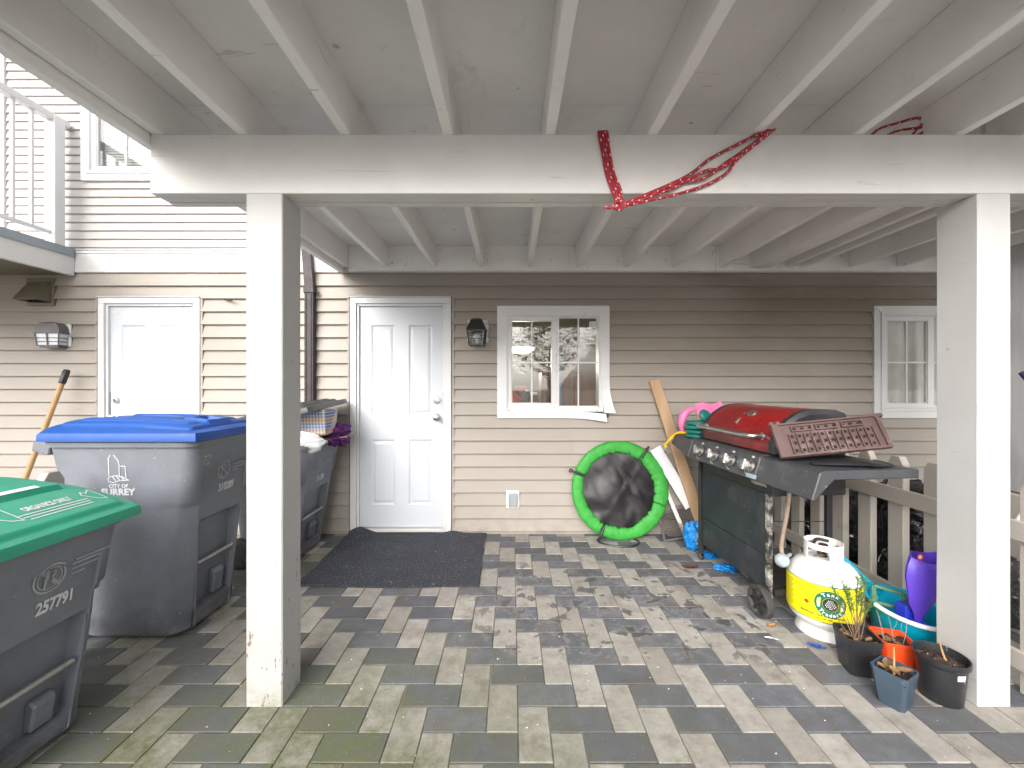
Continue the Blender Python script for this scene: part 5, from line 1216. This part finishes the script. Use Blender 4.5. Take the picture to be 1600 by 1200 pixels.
b = MB(); outer = [ov(c, rx, ry, z, .020 if i == 6 else 0) for i, (c, rx, ry, z) in enumerate(lv)]; inner = [ov(c, rx-.004, ry-.004, z+.001, .020 if i == 6 else 0) for i, (c, rx, ry, z) in enumerate(lv)][::-1]
b.loft(outer + inner[:-1], True, True); b.build('scoop_body', M['purple'], ps, smooth=28)
b = MB(); b.lathe([(.028, 0), (.03, .02), (.018, .03), (.016, .05)], (1.915, 1.875, .135), 14, True); b.build('neck', M['bluepl'], ps, smooth=40)
b = MB(); b.lathe([(.010, 0), (.018, -.002)], (1.985, 1.938, .438), 16, axis='Y'); b.lathe([(.001, -.001), (.010, -.001)], (1.985, 1.938, .438), 16, axis='Y', mi=1); b.build('sticker', [M['leafred'], M['printwhite']], ps)

# ------------------------------------------------------------------ plant pots
def square_pot(cx, cy, top, bot, h, m, rz, label, name='plant_pot', soil_z=.82):
    P_ = thing(name, (cx, cy, 0), label, 'plant pot', 'plant pots by the right post', rz=rz)
    def rr(hs, z, c=.012):
        return [(hs-c, -hs, z), (hs, -hs+c, z), (hs, hs-c, z), (hs-c, hs, z), (-hs+c, hs, z), (-hs, hs-c, z), (-hs, -hs+c, z), (-hs+c, -hs, z)]
    b = MB(); t, b0 = top/2, bot/2
    b.loft([rr(b0, 0), rr(b0+.002, .004), rr(t*.95, h*.84), rr(t*.965, h*.86), rr(t, h*.985), rr(t, h), rr(t-.005, h), rr(t*.93, h*.84), rr(b0*1.0, .01)]); b.build('pot', m, P_, smooth=30, world=False)
    b = MB(); hs = (b0 + (t-b0)*soil_z)*.95
    b.grid(lambda u, v: ((2*u-1)*hs, (2*v-1)*hs, h*soil_z + .012*noise.noise(Vector((u*5+cx, v*5, 1))) + .006*noise.noise(Vector((u*17, v*17, cx)))), 22, 22); b.build('soil', M['soil'], P_, smooth=70, world=False)
    return P_
def twigs(root, stems, m, name='stem'):
    b = MB()
    for pts, r_ in stems: q = bez(pts, 10); b.tube(q, [r_*(1-.5*i/10) for i in range(11)], 5)
    return b.build(name, m, root, smooth=60, world=False)
rt = random.Random(11)
p1 = square_pot(1.548, 1.785, .138, .10, .165, M['potblack'], R(-12), 'square black pot with a sparse green sprig shrub in front of the gas tank', 'potted_shrub')
st = []; nd = MB()
for k in range(13):
    a = rt.uniform(0, 2*PI); l = rt.uniform(.13, .27); sp_ = rt.uniform(.02, .075)
    base = (rt.uniform(-.02, .02)-.005, rt.uniform(-.02, .02), .14); top = (base[0]+sp_*math.cos(a)-.01, base[1]+sp_*math.sin(a), .14+l)
    mid = ((base[0]*.5+top[0]*.5)+rt.uniform(-.012, .012), (base[1]+top[1])/2, .14+l*.5); st.append(([base, mid, top], .0022))
    for q in range(2):
        b0_ = Vector(mid).lerp(Vector(top), rt.uniform(0, .7)); e = b0_ + Vector((rt.uniform(-.03, .03), rt.uniform(-.03, .03), rt.uniform(.02, .06))); st.append(([b0_, (b0_+e)/2 + Vector((.003, 0, 0)), e], .0012))
    if k % 3 != 1:
        for q in range(60):
            t = rt.uniform(.55, 1.08); p = Vector(mid).lerp(Vector(top), (t-.5)*2) if t > .5 else Vector(mid); dd = Vector((rt.uniform(-1, 1), rt.uniform(-1, 1), rt.uniform(.1, 1))).normalized(); nd.bar(p, p + dd*rt.uniform(.012, .022), .0022, .0010)
twigs(p1, st, M['twig']); tag(nd.build('needles', M['needle'], p1, world=False), kind='stuff')
# needle leaves hug the stems, dry leaves lie on the soil
b = MB()
for k in range(9): b2 = leafmesh((rt.uniform(-.05, .05), rt.uniform(-.05, .05), .140), .045, .009, rt.uniform(0, 6), k, .008); b.add(b2.v, b2.f)
tag(b.build('leaf_litter', M['dryleaf'], p1, world=False, smooth=60), kind='stuff')
p2 = square_pot(1.712, 1.79, .132, .10, .145, M['potorange'], R(-18), 'square orange pot with bare twigs behind the slate blue pot', 'potted_twigs')
twigs(p2, [([(-.03, 0, .11), (-.04, .01, .19), (-.055, .01, .25)], .0025), ([(-.04, .01, .18), (-.055, -.01, .22), (-.05, -.01, .235)], .0015), ([(.0, -.01, .11), (-.005, 0, .18), (-.018, 0, .24)], .0022), ([(.035, .0, .11), (.045, 0, .16), (.055, .01, .21)], .0025), ([(.045, 0, .15), (.03, 0, .18), (.032, 0, .21)], .0015), ([(-.005, 0, .17), (.012, 0, .2), (.015, .0, .225)], .0013)], mat('grey_twig', (.24, .20, .17), .8))
b = MB()
for k in range(6): b2 = leafmesh((rt.uniform(-.045, .045), rt.uniform(-.045, .045), .118), .045, .010, rt.uniform(0, 6), k+20, .01); b.add(b2.v, b2.f)
tag(b.build('leaf_litter', M['dryleaf'], p2, world=False, smooth=60), kind='stuff')
p3 = square_pot(1.533, 1.597, .118, .082, .142, M['potblue'], R(27), 'square slate blue pot with one pale stick and curled dry leaves', 'potted_stick')
twigs(p3, [([(-.004, 0, .11), (-.002, 0, .17), (-.004, 0, .225)], .0045)], M['stick'])
b = MB()
for k, (x, y, a, l) in enumerate(((.015, .0, -.5, .085), (.02, -.015, -.7, .075), (-.02, .02, 2.0, .05), (.01, .025, .3, .06), (-.025, -.01, 1.2, .04))): b2 = leafmesh((x, y, .120+.004*k), l, .016, a, k+40, .014); b.add(b2.v, b2.f)
b.build('dry_leaves', M['dryleaf'], p3, world=False, smooth=60)
p4 = thing('potted_stick', (1.752, 1.628, 0), 'round black nursery pot with a white sticker at the foot of the right post', 'plant pot', 'plant pots by the right post')
b = MB(); b.lathe([(.001, 0), (.062, 0), (.065, .004), (.078, .150), (.082, .152), (.086, .158), (.087, .176), (.084, .178), (.081, .176), (.078, .155), (.072, .10)], (0, 0, 0), 44); b.build('pot', M['potblack'], p4, smooth=35, world=False)
b = MB(); b.grid(lambda u, v: ((.074*u)*math.cos(2*PI*v), (.074*u)*math.sin(2*PI*v), .145 + .022*(1-u) + .014*noise.noise(Vector((u*3*math.cos(2*PI*v), u*3*math.sin(2*PI*v), 9)))), 14, 36); b.build('soil', M['soil'], p4, smooth=70, world=False)
twigs(p4, [([(.012, -.01, .15), (.006, 0, .19), (-.006, .0, .235)], .0042)], M['stick'])
d = Decal(); d.rect(-.016, .016, .118, .140, 4); d.build('pot_sticker', M['printwhite'], p4, lambda a, c: ((.0765+(c-.13)*.09)*math.cos(R(-88)+a/.0765), (.0765+(c-.13)*.09)*math.sin(R(-88)+a/.0765), c), world=False)

# litter on the paving
b = leafmesh((1.30, 1.99, 0), .07, .010, -.5, 7, .01); single(b, 'foil_wrapper', M['foil'], (1.30, 1.99, 0), 'shiny torn wrapper on the paving left of the gas tank', 'litter')
b = leafmesh((1.475, 1.93, .0), .075, .016, -.6, 9, .012); single(b, 'blue_wrapper', M['bluefilm'], (1.475, 1.93, 0), 'blue patterned wrapper at the foot of the gas tank', 'litter')
b = leafmesh((1.37, 2.10, 0), .045, .014, .2, 12, .01); single(b, 'fallen_leaf', M['orangeleaf'], (1.37, 2.10, 0), 'small yellow brown leaf beside the grill wheel', 'leaf')
b = MB(); rl = random.Random(21)
for k in range(420):
    x, y = rl.uniform(-2.0, 1.9), rl.uniform(1.25, 3.35)
    if -1.38 < x < -.22 and y > 2.48: 
        if rl.random() < .5: continue
        z = .014
    else: z = .0015
    s__ = rl.uniform(.0012, .0038)*(1.7 if rl.random() < .05 else 1); a = rl.uniform(0, 6); e = rl.uniform(.5, 2.4)
    ca, sa = math.cos(a)*s__, math.sin(a)*s__
    b.add([(x-ca, y-sa, z), (x+sa*e, y-ca*e, z+.0012), (x+ca, y+sa, z), (x-sa*e, y+ca*e, z+.0015)], [(0, 1, 2, 3)], 0 if rl.random() < .5 else 1)
tag(b.build('paving_debris', [M['printwhite'], M['dryleaf']], fix=False), 'tiny paint chips and crumbs of leaf scattered over the paving', 'debris', kind='stuff')

# ------------------------------------------------------------------ red rope on the beam
FYB = 1.577
def P2(px, py, d=.0): # helper giving the measured rope course on the beam face (metres, from the drawing of the beam)
    return Vector(((px - 800)*(FYB-.008-d)/622, FYB - .008 - d, 1.28 + (600 - py)*(FYB-.008-d)/622))
def rope(pts, r_=.0062, n=90, ph=0):
    q = bez(pts, n); b = MB()
    b.tube(q, r_, 8, pat=lambda i, k: (1 if ((i + k*1 + ph) % 8 in (0,) and k % 4 == 0) or ((i+ph) % 6 == 0 and k in (1, 2, 5)) else (2 if (i + 2*k + ph) % 9 == 4 else 0))); return b
rp = thing('red_rope', (.25, FYB, 2.0), 'red rope with white flecks looped over the beam and tied in a bundle', 'rope')
RM = [M['ropered'], M['ropewhite'], M['ropegrey']]
for k, (dx, dd) in enumerate(((0, 0), (5, .006), (10, .0), (14, .006))):
    pts = [P2(936+dx*.9, 206, -.02), P2(936+dx*.9, 209, 0), P2(942+dx*.75, 240, dd), P2(948+dx*.8, 272, dd), P2(957+dx*.9, 298, dd+.003), P2(964+dx*.3, 318, .008)]
    rope(pts, n=44, ph=k*2).build('rope_strand', RM, rp, smooth=70)
str_ = [[(968, 321), (1000, 308), (1040, 291), (1077, 273), (1110, 248), (1150, 227), (1180, 212), (1196, 206)], [(968, 323), (1010, 309), (1055, 292), (1100, 268), (1128, 262), (1165, 235), (1190, 214), (1200, 206)],
        [(966, 325), (1010, 314), (1060, 303), (1105, 288), (1136, 270), (1150, 251), (1185, 222), (1204, 207)], [(968, 320), (1015, 303), (1060, 286), (1100, 278), (1135, 254), (1170, 230), (1198, 209), (1207, 205)]]
for k, s__ in enumerate(str_):
    pts = [P2(x, y, .003 + .005*(k % 2) + (.006 if y > 305 else 0)) for x, y in s__] + [P2(s__[-1][0]+3, s__[-1][1]-2, -.03)]
    rope(pts, n=150, ph=k*3).build('rope_strand', RM, rp, smooth=70)
b = rope([P2(964, 312, .012), P2(960, 322, .016), P2(968, 328, .016), P2(976, 320, .014), P2(970, 311, .012), P2(961, 318, .02), P2(968, 326, .02)], .006, 40); b.build('knot', RM, rp, smooth=70)
rope([P2(966, 324, .012), P2(955, 325, .014), P2(944, 324, .012)], .0065, 14).build('rope_end', RM, rp, smooth=70)
def P3(px, py, D): return Vector(((px-800)*D/622, D, 1.28 + (600-py)*D/622))
r2 = thing('red_rope', (1.6, 1.72, BT), 'faded red rope end looping up behind the beam between the right joists', 'rope')
rope([P3(1358, 214, 1.703), P3(1375, 201, 1.708), P3(1400, 193, 1.713), P3(1425, 186, 1.715), P3(1437, 185, 1.715), P3(1440, 193, 1.713), P3(1432, 202, 1.708), P3(1424, 214, 1.705)], .0055, 80).build('rope_loop', RM, r2, smooth=70)
rope([P3(1384, 213, 1.705), P3(1405, 204, 1.708), P3(1435, 200, 1.710), P3(1458, 197, 1.713), P3(1470, 191, 1.713)], .0055, 50, 4).build('rope_end', RM, r2, smooth=70)
rope([P3(1430, 214, 1.704), P3(1450, 203, 1.708), P3(1472, 197, 1.710)], .0055, 30, 2).build('rope_end', RM, r2, smooth=70)

# ------------------------------------------------------------------ beyond the right fence
bags = [((2.42, 2.20, .20), (.24, .25, .24), 1.3, 'black rubbish bag lying lowest behind the fence nearest the right post'), ((2.46, 2.56, .28), (.25, .24, .33), 5.9, 'tall black rubbish bag behind the fence beside the purple scoop'),
        ((2.50, 2.98, .23), (.26, .22, .27), 9.7, 'black rubbish bag behind the fence and the grill cart'), ((2.84, 2.30, .30), (.24, .30, .36), 13.1, 'black rubbish bag at the back of the heap behind the fence'),
        ((2.44, 2.30, .52), (.17, .20, .15), 17.4, 'black rubbish bag on top of the heap behind the fence')]
for c, r_, sd_, lab in bags:
    bb = blob(c, r_, sd_, None, .42, 3.0, 64, 90)
    bb.v = [(max(v[0], 2.16), v[1], max(v[2], .001)) for v in bb.v]
    nk = MB(); single(bb, 'rubbish_bag', M['trash'], (c[0], c[1], 0), lab, 'rubbish bag', 'black rubbish bags behind the right fence', smooth=75)
plank('orange_plank', (2.35, 3.36, .275), (3.2, 3.36, .275), .05, .02, mat('orange_timber', (.50, .23, .11), .6, .3, 6, stretch=(.5, 4, 4)), 'reddish board standing by the wall beyond the fence', up=(0, 0, 1))
b = MB()
for k in range(7): b2 = leafmesh((2.28+.02*(k % 3), 3.02+.035*(k % 4), .10+.02*(k % 3)), .08, .02, k*1.1, k+60, .03); b.add(b2.v, b2.f)
single(b, 'dry_leaf_clump', M['orangeleaf'], (2.3, 3.05, .1), 'clump of orange brown dry leaves caught behind the fence at the gas hose', 'leaves', smooth=60)
b = MB(); b.box(2.2, 2.42, 2.96, 3.2, 0, .10); single(b, 'low_crate', M['blackpl'], (2.3, 3.08, 0), 'low black crate under the dry leaves beyond the fence', 'crate', bevel=.006)
# grey storage cabinet with a leaning pole, seen past the right post
sc_ = thing('storage_cabinet', (2.9, 1.92, 0), 'weathered grey storage cabinet beyond the fence at the right edge', 'cabinet')
b = MB(); b.box(2.60, 3.2, 1.72, 2.12, .72, 2.0); b.build('body', M['greywall'], sc_, bevel=.006)
b = MB(); b.box(2.58, 3.22, 1.70, 2.13, 0, .715); b.build('base', M['cream'], sc_, bevel=.006)
b = MB(); b.tube([(2.30, 1.83, .62), (2.575, 1.80, 1.02)], .014, 10); single(b, 'white_pole', M['white'], (2.3, 1.92, .6), 'white pole leaning on the grey cabinet at the right edge', 'pole', smooth=50)
b = MB(); b.tube(bez([(2.415, 1.885, 1.335), (2.43, 1.88, 1.31), (2.46, 1.87, 1.27)], 6), .014, 10); b.tube([(2.46, 1.87, 1.27), (2.575, 1.85, .74)], .008, 8); single(b, 'garden_fork', mat('dark_purple_grip', (.03, .02, .08), .4), (2.54, 1.96, 1.05), 'garden tool with dark purple grip against the grey cabinet at the right edge', 'garden tool', smooth=50)

# ------------------------------------------------------------------ across the lane: seen only in the window reflections, shapes the light
nb = thing('row_house', (-9, -17, 0), 'pale row house across the lane behind the camera', 'house')
b = MB(); b.box(-22, -8, -26, -18, 0, 6.2); b.build('wall', M['siding_up'], nb); b = MB(); b.prism([(-26.4, 6.2), (-22, 8.4), (-17.6, 6.2)], -22.4, -7.6, 'X'); b.build('roof', M['roofing'], nb)
for xx in (-20.5, -17.5, -14.5, -11.5):
    for zz in (1.0, 3.9): b = MB(); b.box(xx, xx+1.3, -17.995, -17.95, zz, zz+1.3); wn_ = b.build('window', M['white'], nb); b = MB(); b.box(xx+.08, xx+1.22, -17.949, -17.94, zz+.08, zz+1.22); b.build('pane', M['metalgrey'], wn_)
def tree(x, y, h, seed, label):
    t = thing('tree', (x, y, 0), label, 'tree', 'trees across the lane'); rr = random.Random(seed); b = MB(); tips = []
    b.tube(bez([(x, y, 0), (x+.1, y, h*.3), (x, y+.1, h*.6), (x, y, h*.9)], 10), [.20*(1-.8*i/10) for i in range(11)], 8)
    for k in range(26):
        z = h*rr.uniform(.22, .85); a = rr.uniform(0, 2*PI); l = h*.34*(1.1-z/h)+.5; e = Vector((x+l*math.cos(a), y+l*math.sin(a), z+l*.7)); m_ = Vector((x+l*.5*math.cos(a), y+l*.5*math.sin(a), z+l*.2)); b.tube(bez([(x, y, z), m_, e], 6), [.05, .04, .035, .03, .022, .015, .008], 5); tips += [m_.lerp(e, q) for q in (.2, .5, .8, 1)]
        for q in range(4): s0 = m_.lerp(e, rr.random()); b.tube([s0, s0 + Vector((rr.uniform(-.6, .6), rr.uniform(-.6, .6), rr.uniform(.1, .7)))], [.015, .004], 4)
    b.build('trunk', M['bark'], t, smooth=60); c = MB()
    for p in tips:
        for q in range(34):
            o_ = p + Vector((rr.gauss(0, .33), rr.gauss(0, .33), rr.gauss(0, .28))); u = Vector((rr.gauss(0, 1), rr.gauss(0, 1), rr.gauss(0, 1))).normalized()*.075; v = u.cross(Vector((rr.gauss(0, 1), rr.gauss(0, 1), 1))).normalized()*.04
            c.add([o_-u, o_-v, o_+u, o_+v], [(0, 1, 2, 3)])
    c.build('crown', M['leaf'], t, fix=False)
tree(2.4, -19, 6.5, 1, 'leafy tree across the lane behind the camera to the right'); tree(7.5, -21, 7.5, 2, 'taller leafy tree across the lane, farther right'); tree(-2.2, -18, 5.0, 3, 'small tree across the lane straight behind the camera')
